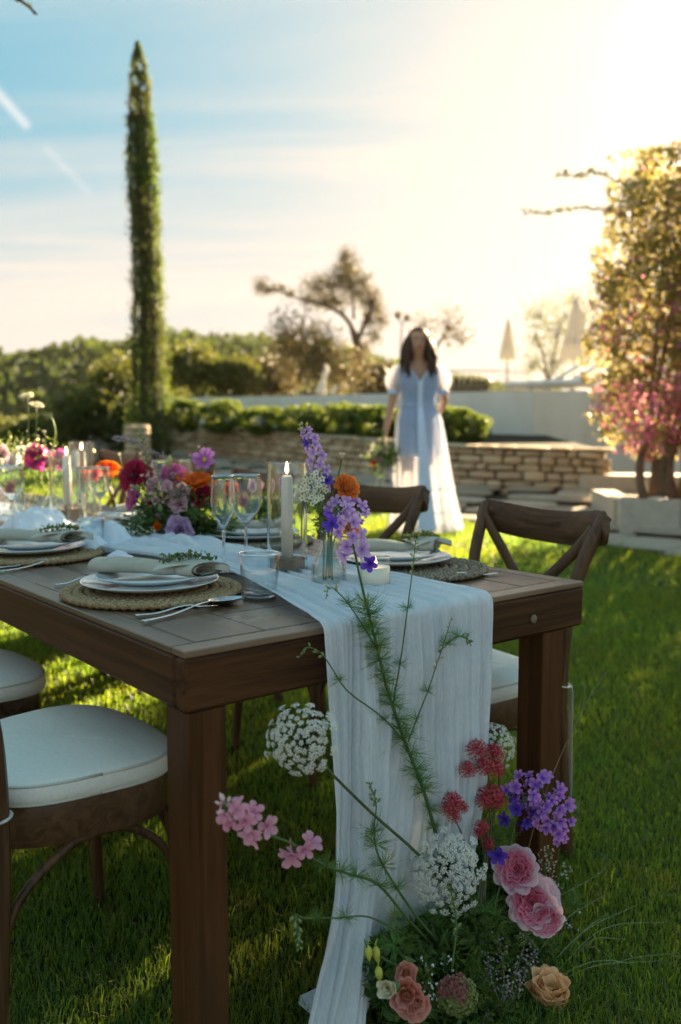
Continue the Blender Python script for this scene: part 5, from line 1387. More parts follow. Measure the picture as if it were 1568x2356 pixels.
# ---- purple larkspur head drooping right
t = thing('purple_larkspur', 'dense purple and pink larkspur head in sunlight, right of the table leg', 'flower', QF(1225, 1850), group='larkspur stems'); r = random.Random(14)
p = stem_of(t, [QF(1130, 2120, .06), QF(1165, 1980, .08), QF(1190, 1880, .09), QF(1225, 1825, .1), QF(1262, 1850, .1), QF(1285, 1900, .1), QF(1290, 1945, .1)], .0026, .001)
florets(t, p, F_pur, 40, .0150, .042, r, .40, .80, taper=.1); florets(t, p, F_pur, 14, .0140, .018, r, .42, .8, taper=.1); florets(t, p, F_pur, 10, .014, .012, r, .8, .99)
florets(t, p, F_vio, 7, .0165, .022, r, .28, .42, taper=0); put(F_vio[0], 'floret', t, orient(QF(1148, 1968, .13), (-.2, -1, .2), .021, .3)); flush_pedicels()
# ---- ranunculus group
for (px, py, Rp, bk, n, pet, rg, lb) in ((1186, 1998, 52, .13, (-.35, -.8, .55), P_ranpink+P_ranpale, RAN, 'upper deep pink ranunculus under the purple larkspur'),
        (1224, 2080, 56, .15, (-.15, -.95, .25), P_ranpink+P_ranpale, RAN, 'middle pink ranunculus, facing the camera'),
        (1256, 2118, 44, .17, (.05, -1, -.1), P_ranpink+P_ranpale, RAN, 'lower small pink ranunculus, lowest of the pink trio'),
        (1254, 2058, 54, .08, (.45, -.5, .6), P_ranpale, RANS, 'pale blush ranunculus behind the pink trio')):
    c = QF(px, py, bk); R0 = Rp/F_PX*c.y; t = thing('ranunculus', lb, 'flower', c, group='pink ranunculus')
    bloom(t, c-V(n).normalized()*R0*.3, n, pet, rg, R0*1.12, RN, M_greeneye, .10)
    stem_of(t, [c-V(n).normalized()*R0*.5, c+V((-.01, .05, -.06)), QF(1120, 2230, .0)], .0026)
c = QF(1262, 2290, .17); t = thing('peach_rose', 'half-open peach garden rose at the bottom right of the arrangement', 'flower', c)
bloom(t, c-V((0, -.3, .95)).normalized()*.034, (.05, -.30, .95), P_peach, ROSE, .050, RN, M_stem, .2); stem_of(t, [c-V((0, 0, .04)), QF(1200, 2360, .08)], .003)
c = QF(935, 2290, .18); t = thing('lisianthus', 'ruffled salmon lisianthus at the foot of the cloth', 'flower', c, group='salmon lisianthus')
bloom(t, c-V((-.1, -1, .4)).normalized()*.015, (-.1, -1, .35), P_salmon, LIS, .040, RN, M_yellow, .16); stem_of(t, [c+V((0, .02, -.02)), QF(1010, 2330, .1)], .0024)
c = QF(890, 2272, .18); t = thing('lisianthus', 'cream-edged lisianthus bud left of the salmon bloom', 'flower', c, group='salmon lisianthus')
bloom(t, c-V((-.7, -.6, .3)).normalized()*.02, (-.6, -.7, .25), P_cream, BUD, .034, RN, M_stem, .2); stem_of(t, [c, QF(960, 2330, .12)], .002)
c = QF(960, 2318, .2); t = thing('lisianthus', 'lower salmon lisianthus tucked under the ruffled one', 'flower', c, group='salmon lisianthus')
bloom(t, c-V((.3, -1, .1)).normalized()*.012, (.4, -1, .0), P_salmon, LIS, .028, RN, M_yellow, .16); stem_of(t, [c, QF(1010, 2345, .12)], .002)
c = QF(935, 2240, .15); t = thing('lisianthus', 'brownish pink lisianthus just above the salmon bloom', 'flower', c, group='salmon lisianthus')
bloom(t, c, (-.1, -.9, .6), P_salmon, LIS, .024, RN, M_yellow, .2); stem_of(t, [c, QF(990, 2300, .08)], .002)
c = QF(1052, 2288, .16); t = thing('hydrangea_head', 'muted green and pink flower head between the salmon lisianthus and the peach rose', 'flower', c)
M_hyd = simple('hydrangea_green', (.15, .17, .04), .6, .4, 80); HM = [floret_mesh('floret', M_hyd, 30), floret_mesh('floret', pm('hydrangea_pink', '8c4a44', 'b07a70'), 31)]
for i in range(54):
    z = 1-1.5*(i+.5)/54; q = math.sqrt(max(0, 1-z*z)); a = i*GOLD; d = V((q*math.cos(a), -abs(q*math.sin(a)), z)).normalized(); put(HM[1] if (d.z > .25 and d.x < .3) else HM[0], 'floret', t, orient(c+d*.032, d, .010, i))
stem_of(t, [c, QF(1080, 2350, .08)], .0026)
# yellow bud sprig at left
t = thing('hypericum_sprig', 'sprig of dark leaves with yellow-green buds against the cloth edge', 'flower', QF(860, 2200, .12))
p = stem_of(t, [QF(980, 2260, .08), QF(900, 2215, .13), QF(850, 2185, .15), QF(838, 2160, .15)], .0018); M_ybud = simple('yellow_bud', (.42, .42, .05), .5)
YB = bud_mesh(M_ybud)
for a, b in ((866, 2192), (872, 2238), (848, 2190)): put(YB, 'bud', t, orient(QF(a, b, .15), (.1, -.3, -.8), .020, 1)); stem_of(t, [p[8], QF(a, b-8, .15)], .0009, .0008, None, 2, 'side_stem', 4)

# ---- foliage
M_fol = leafmat('foliage_dark', (.032, .070, .018), (.11, .175, .035), .35); M_foll = leafmat('foliage_light', (.06, .105, .02), (.13, .17, .035), .45)
M_leaf1 = NT('leaf_blade'); M_leaf1 = M_leaf1.end(M_leaf1.trans(M_leaf1.bsdf(M_leaf1.mix(M_leaf1.rand(), (.025, .060, .016), (.075, .125, .035)), .45, .4), (.12, .22, .05), .3))
def leaf_mesh(m, w=.38, fold=.12, curl=.15, nm='leaf'):
    g = G(); g.grid(lambda a, b: ((a-.5)*w*math.sin(PI*min(1, b*.96+.03))**.75, b, abs(a-.5)*2*fold*w-curl*b*b), 4, 6); return g.mesh(nm, m)
LF = [leaf_mesh(M_leaf1), leaf_mesh(M_leaf1, .28, .1, .3), leaf_mesh(M_leaf1, .5, .15, .05)]
def spray(t, pts, n, size, rnd, r0=.0012, meshes=None, spread=.9, term=True):
    p = stem_of(t, pts, r0, r0*.5, None, 5, 'stem', 5); L = len(p)-1
    for i in range(n):
        f = .15+.83*i/max(1, n-1); x = f*L; j = min(int(x), L-1); q = p[j].lerp(p[j+1], x-j); d = (p[j+1]-p[j]).normalized()
        sd = d.cross(V((rnd.uniform(-.3, .3), -1, rnd.uniform(.2, .9)))).normalized()*(1 if i % 2 else -1)
        y = (d*.7+sd*spread+V((rnd.uniform(-.25, .25), rnd.uniform(-.25, .25), rnd.uniform(-.2, .2)))).normalized(); z = y.cross(d).normalized(); z = z if z.z > -.2 else -z; xx = y.cross(z)
        s = size*rnd.uniform(.8, 1.15)*(1-.35*abs(f-.4)); M = Matrix((xx*s, y*s, z*s)).transposed().to_4x4(); M.translation = q
        put(rnd.choice(meshes or LF), 'leaf', t, M)
    return p
def base_foliage():
    c = QF(1085, 2260, .02); t = thing('foliage_mound', 'dense mound of mixed greenery at the base of the floor arrangement', 'greenery', V((c.x, c.y, 0)))
    rr = np.random.default_rng(3)
    def cloud(nm, n, cs, size, m, asp, sd):
        P = []
        for (px, py, bk, rx, rz) in cs:
            q = QF(px, py, bk)
            for _ in range(int(n/len(cs))):
                d = rr.normal(0, 1, 3); d /= max(1, np.linalg.norm(d)/1.5); 
                P.append((q.x+d[0]*rx*.6, q.y+d[1]*.035, max(.005, q.z+d[2]*rz*.6)))
        o = leafcloud(nm, P, size, m, t, asp, .4, sd=sd); return o
    cloud('dark_leaves', 9500, [(910, 2230, .05, .07, .07), (1000, 2200, .06, .08, .08), (1020, 2280, .05, .09, .09), (1060, 2140, .05, .06, .07), (1120, 2260, .03, .09, .10), (1210, 2240, .02, .08, .10), (1290, 2260, .0, .07, .07), (1000, 2380, .06, .1, .04), (1160, 2380, .05, .12, .05), (1150, 2120, .02, .05, .08), (1090, 1990, -.02, .04, .09)], .023, M_fol, .42, 1)
    cloud('light_leaves', 3400, [(1040, 2200, .08, .06, .05), (1110, 2180, .08, .06, .06), (1060, 2260, .09, .06, .05), (1010, 2150, .06, .05, .04), (1110, 2330, .10, .08, .04), (1230, 2170, .05, .05, .05), (1340, 2250, .03, .06, .05)], .012, M_foll, .4, 2)
    # fine ferny masses
    r = random.Random(12)
    for k in range(95):
        px = r.uniform(880, 1330); py = r.uniform(2080, 2370); put(r.choice(FR+FRL[:1]), 'feathery_leaf', t, orient(QF(px, py, r.uniform(.0, .11)), (r.uniform(-.6, .6), -.4, 1), r.uniform(.03, .055), r.uniform(0, 6)))
    for k in range(26):
        px = r.uniform(1080, 1180); py = r.uniform(1900, 2120); put(r.choice(FR), 'feathery_leaf', t, orient(QF(px, py, r.uniform(-.03, .04)), (r.uniform(-.6, .6), -.4, 1), r.uniform(.03, .05), r.uniform(0, 6)))
    for k in range(20):
        a = r.uniform(880, 1320); b = r.uniform(2150, 2330); d = V((r.uniform(-1, 1), -.5, r.uniform(-.2, .8))).normalized(); q = QF(a, b, .07)
        put(r.choice(LF), 'leaf', t, orient(q, (r.uniform(-.5, .5), -1, r.uniform(0, .8)), r.uniform(.02, .04), r.uniform(0, 6)))
base_foliage()
# ---- long grass-like arching blades at the right, dry stem, fillers
M_blade = simple('grass_blade', (.20, .28, .12), .5, .3, 60); M_dry = simple('dry_stem', (.30, .22, .12), .7)
def arching():
    r = random.Random(6); t = thing('bear_grass', 'loose fan of long arching grass blades spilling right from the arrangement', 'greenery', QF(1280, 2300, 0))
    ends = [(1568, 2190), (1560, 2250), (1540, 2120), (1500, 2300), (1470, 2080), (1400, 2100), (1568, 2330), (1480, 2345), (1440, 2160), (1420, 2260), (1350, 2350), (1390, 2060), (1568, 2290), (1520, 2210)]
    for i, (a, b) in enumerate(ends):
        s = QF(1220+r.uniform(-60, 40), 2340+r.uniform(-40, 20), .02); e = Q(a, b, 1.72+r.uniform(-.12, .12)); m = s.lerp(e, .5)+V((0, 0, .05+r.uniform(-.02, .04)))
        p = catmull([s, m, e], 8); G().tube(p, [.0022*(1-.8*k/len(p)) for k in range(len(p))], 4, flat=.35).obj('blade', M_blade, t)
    t = thing('dry_grass_stem', 'thin dry grass stem rising against the lawn right of the table leg', 'greenery', QF(1220, 1950, .0))
    p = stem_of(t, [QF(1180, 2120, .05), QF(1230, 1900, .05), QF(1290, 1740, .05), QF(1360, 1600, .05), QF(1398, 1545, .05)], .0010, .0005, M_dry)
    for a, b, c, d in ((1340, 1640, 1345, 1560), (1360, 1600, 1400, 1570), (1310, 1700, 1305, 1620), (1375, 1580, 1378, 1540)): stem_of(t, [QF(a, b, .05), QF((a+c)/2+3, (b+d)/2, .05), QF(c, d, .05)], .0006, .0004, M_dry, 3, 'side_stem', 4)
    t = thing('willow_sprig', 'thin sprig with one narrow pale leaf on the lawn side of the arrangement', 'greenery', QF(1380, 2000, 0))
    p = stem_of(t, [QF(1240, 2080, .05), QF(1330, 2040, .02), QF(1395, 1995, .0), QF(1400, 1960, 0)], .0010, .0006)
    for a, b, s, ax in ((1402, 1985, .030, .6), (1395, 2000, .022, 2.5)):
        put(LF[1], 'leaf', t, orient(QF(a, b, 0), (0, -1, .5), s, ax))
arching()
M_stat = simple('statice_lavender', (.30, .23, .27), .7, .3, 150); M_crm = simple('filler_cream', (.50, .44, .30), .7, .2, 150); M_wf = simple('filler_white', (.7, .7, .64), .7, .1, 150)
def filler(label, pts_list, m, n, size, seed, spreadpx=16, name='filler_sprig', back=.12):
    r = random.Random(seed); q0 = QF(*pts_list[0][0], back); t = thing(name, label, 'flower', q0, group='small filler sprigs')
    me = G().lathe([(0, -.5), (.35, -.1), (.5, .3), (.2, .5), (0, .35)], 6, rib=.3, ribs=3).mesh('tiny_bloom', m)
    for pts in pts_list:
        p = stem_of(t, [QF(a, b, back) for a, b in pts], .0009, .0005, M_dry if m is M_stat else None, 4, 'stem', 4)
        for i in range(n):
            f = r.uniform(.3, 1)*(len(p)-1); j = min(int(f), len(p)-2); c = p[j].lerp(p[j+1], f-j); o = V((r.uniform(-1, 1), r.uniform(-.5, .5), r.uniform(-1, 1)))*spreadpx/F_PX*1.5
            put(me, 'tiny_bloom', t, orient(c+o, o, size*r.uniform(.7, 1.2), 0)); G_ped.append((t, c, c+o*.9))
    flush_pedicels()
filler('lavender-grey statice spray right of centre, below the ranunculus', [[(1150, 2340), (1160, 2240), (1145, 2150)], [(1160, 2340), (1190, 2230), (1215, 2150)], [(1160, 2330), (1130, 2250), (1120, 2200)], [(1170, 2320), (1205, 2240), (1235, 2190)]], M_stat, 34, .0052, 1)
filler('lavender-grey statice spray at the bottom, left of the peach rose', [[(1130, 2400), (1170, 2320), (1150, 2265)], [(1130, 2400), (1120, 2330), (1100, 2290)]], M_stat, 28, .0052, 2)
filler('cream filler flowers above the peach rose', [[(1170, 2330), (1200, 2260), (1215, 2220)], [(1170, 2330), (1185, 2280), (1180, 2240)]], M_crm, 26, .0056, 3)
filler('cream filler flowers at the upper right beside the ranunculus', [[(1230, 2120), (1255, 2010), (1235, 1960)], [(1230, 2120), (1290, 2020), (1310, 2000)], [(1240, 2100), (1270, 1990), (1262, 1955)]], M_crm, 26, .0050, 4, back=.03)
filler('tiny white flowers scattered at the right of the arrangement', [[(1250, 2330), (1330, 2220), (1350, 2140)], [(1250, 2330), (1370, 2260), (1420, 2190)], [(1250, 2300), (1310, 2180), (1320, 2090)]], M_wf, 20, .0046, 5, 20, back=.03)
filler('tiny white flowers above the salmon lisianthus', [[(1010, 2330), (985, 2240), (965, 2200)], [(1010, 2330), (1030, 2240), (1020, 2200)], [(1020, 2340), (1000, 2290), (975, 2270)]], M_wf, 16, .0056, 6, 14)

# ================= table flowers
M_vglass = thinglass('ribbed_vase_glass', (.95, .98, .96), 1.2, .7)
M_water = thinglass('vase_water', (.97, .99, .97), .7, .9)
def vase(p, label, H=.120, rb=.036, rn=.017, ribs=14, flut=.035):
    t = thing('bud_vase', label, 'vase', p, group='ribbed glass bud vases')
    pr = [(rb*.9, .001), (rb, .008), (rb*1.02, H*.25), (rb*.92, H*.45), (rb*.62, H*.68), (rn*1.02, H*.83), (rn, H*.95), (rn*1.12, H)]
    pc = []
    for i in range(len(pr)-1):
        for j in range(4): pc.append((pr[i][0]+(pr[i+1][0]-pr[i][0])*j/4, pr[i][1]+(pr[i+1][1]-pr[i][1])*j/4))
    pc.append(pr[-1])
    G().lathe(pc, 84, rib=flut, ribs=ribs).obj('fluted_wall', M_vglass, t, local=True); G().lathe([(a-.0025, b) for a, b in pc if b < H*.97], 40).obj('inner_wall', M_thin, t, local=True)
    G().lathe([(rn*1.10, H), (rn*1.15, H+.001), (rn*1.0, H+.001)], 30, close=True).obj('rim', M_glass, t, local=True)
    G().lathe([(0, 0), (rb*.9, 0), (rb*.95, .004), (rb*.7, .006), (0, .006)], 30).obj('base', M_glass, t, local=True)
    G().lathe([(0, H*.55), (rb*.74, H*.55), (rb*.92, H*.3), (rb*.9, .01), (0, .008)], 30).obj('water', M_water, t, local=True)
    return t
VP = atz(757, 1352, .7625); VY = VP.y
vase(VP, 'fluted clear glass bud vase near the table end, holding purple larkspur')
def instem(pts, Y, name, label, cat='flower', r0=.0022, m=None, group='flowers in the fluted vase'):
    P = [Q(a, b, Y+(pt[0] if pt else 0)) for a, b, *pt in pts]; t = thing(name, label, cat, P[0], group=group)
    return t, stem_of(t, P, r0, r0*.55, m)
r = random.Random(21)
t, p = instem([(750, 1335), (756, 1225), (748, 1160), (738, 1100), (728, 1050), (715, 1015), (703, 988), (690, 980)], VY, 'larkspur_spray', 'lilac larkspur stem standing highest in the fluted vase')
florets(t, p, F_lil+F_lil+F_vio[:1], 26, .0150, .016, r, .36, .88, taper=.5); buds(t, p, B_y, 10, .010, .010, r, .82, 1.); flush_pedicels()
t, p = instem([(765, 1335), (764, 1225), (775, 1180), (795, 1165), (825, 1175), (845, 1182)], VY-.02, 'larkspur_spray', 'lilac larkspur side stem leaning right out of the fluted vase')
florets(t, p, F_lil+F_vio[:1], 15, .0165, .018, r, .35, .98, taper=.2); flush_pedicels()
def tbloom(px, py, Y, Rp, n, pet, rings, label, name, stempts, core=None, cr=.12, group='flowers in the fluted vase', push=.3):
    c = Q(px, py, Y); R0 = Rp/F_PX*Y; t = thing(name, label, 'flower', c, group=group); nn = V(n).normalized()
    bloom(t, c-nn*R0*push, n, pet, rings, R0, RN, core or M_greeneye, cr)
    stem_of(t, [c-nn*R0*(push+.1)]+[Q(a, b, Y+.01) for a, b in stempts], .0018, .0018)
    return t
tbloom(800, 1118, VY-.01, 34, (.4, -.75, .5), P_orange, RAN, 'bright orange ranunculus right of the lilac larkspur', 'ranunculus', [(780, 1170), (762, 1240), (760, 1330)])
tbloom(812, 1215, VY-.02, 27, (.5, -.8, .2), P_orange, RANS, 'paler peach ranunculus lower in the fluted vase bouquet', 'ranunculus', [(780, 1225), (765, 1260), (762, 1330)])
tbloom(787, 1050, VY, 18, (.15, -.3, 1), P_cream, BUD, 'closed cream ranunculus bud on a pale stem above the orange one', 'ranunculus_bud', [(782, 1080), (765, 1150), (758, 1240), (756, 1330)])
# white wax flowers
t, p = instem([(745, 1335), (745, 1230), (735, 1180), (720, 1140)], VY-.01, 'waxflower_sprig', 'cluster of small cream wax flowers on the left of the fluted vase bouquet')
WX = G()
for k in range(5):
    a = 2*PI*k/5; WX.grid(lambda s, b: ((math.cos(a)*(.25+.75*b)-math.sin(a)*(s-.5)*.75*math.sin(PI*(b*.7+.2))), (math.sin(a)*(.25+.75*b)+math.cos(a)*(s-.5)*.75*math.sin(PI*(b*.7+.2))), .15+.2*b), 2, 2)
WXm = WX.mesh('wax_petals', simple('wax_white', (.66, .64, .48), .6, .1)); WXc = G().lathe([(0, .32), (.28, .22), (.34, 0), (.1, -.5), (0, -.55)], 8).mesh('wax_eye', simple('wax_eye', (.20, .20, .06), .6))
for i in range(24):
    a = i*GOLD; f = math.sqrt((i+.5)/24); q = Q(722+32*f*math.cos(a), 1125+38*f*math.sin(a), VY-.03+.02*math.sin(i)); n = V((RN.uniform(-.6, .3), -1, RN.uniform(-.2, .6)))
    put(WXm, 'wax_flower', t, orient(q, n, .0075, i)); put(WXc, 'wax_eye', t, orient(q, n, .0062, i)); G_ped.append((t, q, p[-3]))
flush_pedicels()
rr = np.random.default_rng(5); L = [tuple(Q(745+rr.normal(0, 14), 1190+rr.normal(0, 22), VY+rr.normal(0, .01))) for _ in range(260)]
leafcloud('leaves', L, .010, M_herb, t, .45, .4, sd=8)

# ---- mixed centrepiece
CC = atz(410, 1248, .7625); CY = CC.y; CG = 'flowers of the mixed centrepiece'
t = thing('centrepiece_greenery', 'mixed greenery forming the base of the flower centrepiece on the table', 'greenery', CC)
rr = np.random.default_rng(15)
def cpts(lst, n, jit=.5):
    P = []; A = sum(a[2]*a[3] for a in lst)
    for (px, py, rx, ry) in lst:
        for _ in range(int(n*rx*ry/A)):
            a = rr.normal(0, jit, 3); q = Q(px+a[0]*rx, py+a[2]*ry, CY+a[1]*.05); P.append((q.x, q.y, max(.768, q.z)))
    return P
G().lathe([(0, 0), (.055, 0), (.06, .03), (.05, .06), (0, .065)], 24).obj('low_bowl', simple('dark_bowl', (.06, .05, .04), .5), t, local=True)
leafcloud('dark_leaves', cpts([(400, 1200, 70, 45), (470, 1210, 60, 40), (340, 1190, 35, 45), (420, 1150, 70, 30), (500, 1240, 40, 25)], 2600), .020, M_fol, t, .32, .4, sd=31)
leafcloud('small_leaves', cpts([(320, 1240, 35, 40), (370, 1140, 50, 40), (400, 1180, 60, 50), (300, 1215, 30, 30), (380, 1110, 35, 25)], 2000), .009, M_herb, t, .5, .4, sd=32)
for k in range(16): put(RN.choice(FR), 'feathery_leaf', t, orient(Q(RN.uniform(440, 545), RN.uniform(1170, 1240), CY+RN.uniform(-.06, .04)), (.3, -.3, 1), .055, RN.uniform(0, 6)))
r = random.Random(17)
for pts, lb, n, sz in (([(350, 1200), (318, 1195), (292, 1215), (275, 1240)], 'leaf spray reaching left from the centrepiece over the tumblers', 11, .026),
        ([(360, 1225), (330, 1250), (300, 1275), (285, 1285)], 'small-leaved spray trailing down at the left of the centrepiece', 12, .018),
        ([(410, 1235), (390, 1262), (360, 1278), (330, 1275)], 'dark leaf spray hanging below the lilac lisianthus towards the napkin', 11, .026),
        ([(440, 1235), (455, 1262), (470, 1290), (485, 1300)], 'broad dark leaves below the right side of the centrepiece', 8, .034),
        ([(500, 1225), (540, 1250), (560, 1272), (570, 1285)], 'dark leaf spray behind the glass stems', 9, .030)):
    P = [Q(a, b, CY-.07) for a, b in pts]; s = thing('leaf_spray', lb, 'greenery', P[0], group='leaf sprays of the centrepiece'); spray(s, P, n, sz, r)
cb = [(400, 1215), (400, 1240)]
for args in ((453, 1106, -.03, 38, (.1, -.25, 1), P_poppy, POP, 'bright orange poppy at the right of the centrepiece', 'poppy', M_darkeye),
        (468, 1052, -.01, 27, (-.25, -.8, .55), P_cosmos, COS, 'lilac-pink cosmos standing above the centrepiece', 'cosmos', M_yellow),
        (298, 1090, -.01, 33, (-.5, -.8, .4), P_crim, ZIN, 'crimson-magenta zinnia at the left of the centrepiece, front one', 'zinnia', M_darkeye),
        (322, 1082, .03, 28, (.3, -.6, .6), P_crim, ZIN, 'crimson zinnia half hidden behind the front one', 'zinnia', M_darkeye),
        (398, 1092, -.02, 30, (0, -.8, .6), P_pink, LIS, 'bright pink lisianthus at the top of the centrepiece', 'lisianthus', M_greeneye),
        (310, 1140, -.03, 26, (-.7, -.7, .2), P_pink, LIS, 'magenta-pink stock flower low at the left of the centrepiece', 'lisianthus', M_greeneye),
        (300, 1160, -.03, 17, (-.8, -.6, 0), P_pink, LIS, 'small magenta flower under the left stock flower', 'lisianthus', M_greeneye),
        (470, 1140, -.02, 26, (.5, -.8, .2), P_crim, ZIN, 'rose-red zinnia under the orange poppy', 'zinnia', M_darkeye),
        (413, 1220, -.09, 34, (.05, -1, .15), P_lil, LIS, 'large pale lilac lisianthus facing the camera on the centrepiece', 'lisianthus', M_darkeye),
        (366, 1212, -.08, 19, (-.3, -.9, .4), P_poppy, BUD, 'small orange flower left of the lilac lisianthus', 'poppy', M_greeneye),
        (364, 1255, -.08, 12, (-.2, -.9, -.2), P_orange, BUD, 'tiny orange flower low at the left of the centrepiece', 'poppy', M_greeneye),
        (418, 1130, -.03, 20, (.1, -.7, .6), P_white, LIS, 'pale blue-white flower in the middle of the centrepiece', 'lisianthus', M_greeneye),
        (412, 1158, -.05, 22, (0, -.9, .3), P_blush, LIS, 'blush pink flower under the blue-white one', 'lisianthus', M_greeneye),
        (352, 1112, -.03, 16, (-.2, -.8, .6), P_blush, LIS, 'small dusty-pink flower upper left of the centrepiece', 'lisianthus', M_greeneye),
        (385, 1118, -.05, 14, (.1, -1, .3), P_blush, LIS, 'small pale pink flower below the bright pink lisianthus', 'lisianthus', M_greeneye),
        (348, 1160, -.05, 13, (-.3, -1, .2), P_crim, BUD, 'dark red bud in the heart of the centrepiece', 'bud', M_greeneye)):
    px, py, dy, Rp, n, pet, rg, lb, nm, core = args; Rp *= 1.18
    tbloom(px, py, CY+dy, Rp, n, pet, rg, lb, nm, cb, core, .16, CG)
for (px, py, s, lb) in ((390, 1062, .030, 'green flower bud at the top of the centrepiece'), (318, 1125, .022, 'pale green bud between the zinnias'), (355, 1145, .026, 'yellow-green bud in the middle left of the centrepiece'), (370, 1170, .026, 'green bud above the small orange flower')):
    t = thing('green_bud', lb, 'flower bud', Q(px, py, CY-.05), group='green buds of the centrepiece'); put(B_y if px in (390, 355) else B_g, 'bud', t, orient(Q(px, py, CY-.05), (RN.uniform(-.3, .3), -.3, 1), s, 1))
    stem_of(t, [Q(px, py+8, CY-.05), Q(395, 1200, CY-.02)], .0014)
t = thing('statice_sprig', 'long grey-lavender sprig slanting up left from the centrepiece', 'flower', Q(385, 1070, CY), group=CG)
p = stem_of(t, [Q(400, 1130, CY), Q(385, 1058, CY), Q(350, 1040, CY), (Q(310, 1018, CY)), Q(280, 1010, CY), Q(262, 1008, CY)], .0012, .0006, M_dry)
SP = G().lathe([(0, -.5), (.4, 0), (.2, .5), (0, .6)], 5).mesh('tiny_bloom', simple('sprig_grey', (.32, .27, .30), .8, .3, 100))
for i in range(90):
    f = RN.uniform(.25, 1)*(len(p)-1); j = min(int(f), len(p)-2); put(SP, 'tiny_bloom', t, orient(p[j].lerp(p[j+1], f-j)+V((RN.uniform(-1, 1), RN.uniform(-1, 1), RN.uniform(-1, 1)))*.009, (RN.uniform(-1, 1), -.5, .5), .008, 1))
t = thing('fern_sprig', 'thin green sprig standing behind the crimson zinnias', 'greenery', Q(325, 1060, CY+.03)); spray(t, [Q(350, 1120, CY+.03), Q(338, 1060, CY+.03), Q(328, 1010, CY+.03), Q(322, 985, CY+.03)], 20, .012, r)
# airy pink blossom over the centrepiece
t = thing('blossom_sprig', 'airy sprigs of tiny pale pink blossom across the centrepiece', 'flower', Q(370, 1120, CY-.04), group=CG)
SB = [floret_mesh('tiny_bloom', pm('blossom_pink', 'b0607c', 'd9a8b8'), 51), floret_mesh('tiny_bloom', pm('blossom_pale', 'c8a898', 'e6dccb'), 52)]
for i in range(120):
    q = Q(375+RN.gauss(0, 34), 1130+RN.gauss(0, 28), CY-.04+RN.gauss(0, .015)); put(RN.choice(SB), 'tiny_bloom', t, orient(q, (RN.uniform(-1, 1), -1, RN.uniform(-.5, 1)), .006, i)); G_ped.append((t, q, q+V((.004, .01, -.03))))
flush_pedicels()

# ---- second arrangement seen through the glasses
SY = atz(600, 1215, .7625).y; SG = 'flowers behind the wine glasses'
t = thing('centrepiece_greenery', 'smaller mixed greenery seen through the wine glasses', 'greenery', Q(600, 1205, SY))
leafcloud('dark_leaves', [tuple(Q(605+rr.normal(0, 26), 1180+rr.normal(0, 22), SY+rr.normal(0, .03))) for _ in range(700)], .020, M_fol, t, .35, .4, sd=51)
for (px, py, Rp, pet, rg, lb) in ((560, 1150, 20, P_coral, LIS, 'coral flower behind the flute'), (590, 1118, 20, P_blush, LIS, 'blush flower behind the wine glass bowl'), (612, 1160, 22, P_cream, LIS, 'cream-green flower right of the wine glass'), (575, 1195, 16, P_coral, RANS, 'low coral flower behind the wine glass stem'), (640, 1110, 15, P_pink, LIS, 'pink flower seen inside the tall candle cylinder'), (530, 1125, 18, P_poppy, LIS, 'orange-pink flower seen through the flute')):
    tbloom(px, py, SY, Rp, (RN.uniform(-.4, .2), -1, .4), pet, rg, lb, 'mixed_flower', [(600, 1190)], None, .16, SG)

# ---- flowers at the far left
LY = atz(118, 1196, .7625).y; LG = 'flowers at the left edge'
vase(atz(118, 1196, .7625), 'small bud vase holding the two magenta poppies', .115, .032, .012, 12, .02)
vase(atz(212, 1192, .7625), 'small bud vase behind the left wine glass', .10, .030, .012, 12, .02)
vase(atz(50, 1208, .7625), 'bud vase at the left edge below the white flowers', .12, .032, .012, 12, .02)
tbloom(86, 1052, LY, 33, (-.2, -.9, .1), P_mag, POP, 'large magenta poppy left of the candle cylinders', 'poppy', [(112, 1100), (122, 1130), (108, 1185)], M_yellow, .2, LG)
tbloom(135, 1058, LY+.03, 26, (.4, -.9, .1), P_mag, POP, 'magenta poppy partly behind the front left cylinder', 'poppy', [(132, 1100), (118, 1140), (135, 1185)], M_yellow, .2, LG)
tbloom(248, 1078, LY+.1, 30, (.2, -.5, .8), P_poppy, POP, 'orange poppy right of the left candle cylinders', 'poppy', [(225, 1130), (218, 1180)], M_darkeye, .15, LG)
tbloom(218, 1090, LY+.02, 22, (-.3, -.9, .3), P_coral, LIS, 'coral flower between the candle cylinder and the orange poppy', 'lisianthus', [(216, 1130), (214, 1185)], M_greeneye, .15, LG)
tbloom(28, 1062, LY+.05, 28, (-.2, -.9, .4), P_white, LIS, 'white ruffled flower at the left edge', 'lisianthus', [(40, 1110), (50, 1195)], M_greeneye, .15, LG)
tbloom(2, 1045, LY, 26, (.2, -.9, .4), P_blush, LIS, 'blush pink flower cut by the left edge', 'lisianthus', [(30, 1110), (48, 1195)], M_greeneye, .15, LG)
tbloom(52, 1040, LY+.1, 20, (0, -.8, .6), P_white, LIS, 'small white flower under the tall pale scabiosas', 'lisianthus', [(52, 1110), (52, 1195)], M_greeneye, .15, LG)
tbloom(25, 1125, LY-.02, 22, (-.2, -.9, .3), P_coral, LIS, 'small salmon flower low at the left edge', 'lisianthus', [(45, 1150), (50, 1195)], M_greeneye, .15, LG)
tbloom(63, 915, LY, 19, (-.1, -.35, 1), P_cream, LIS, 'tallest pale cream scabiosa against the hill', 'scabiosa', [(66, 960), (62, 1030), (50, 1195)], M_greeneye, .2, LG, .1)
tbloom(85, 936, LY, 18, (.3, -.35, 1), P_cream, LIS, 'second tall cream scabiosa, just right of the tallest', 'scabiosa', [(84, 980), (78, 1030), (55, 1195)], M_greeneye, .2, LG, .1)
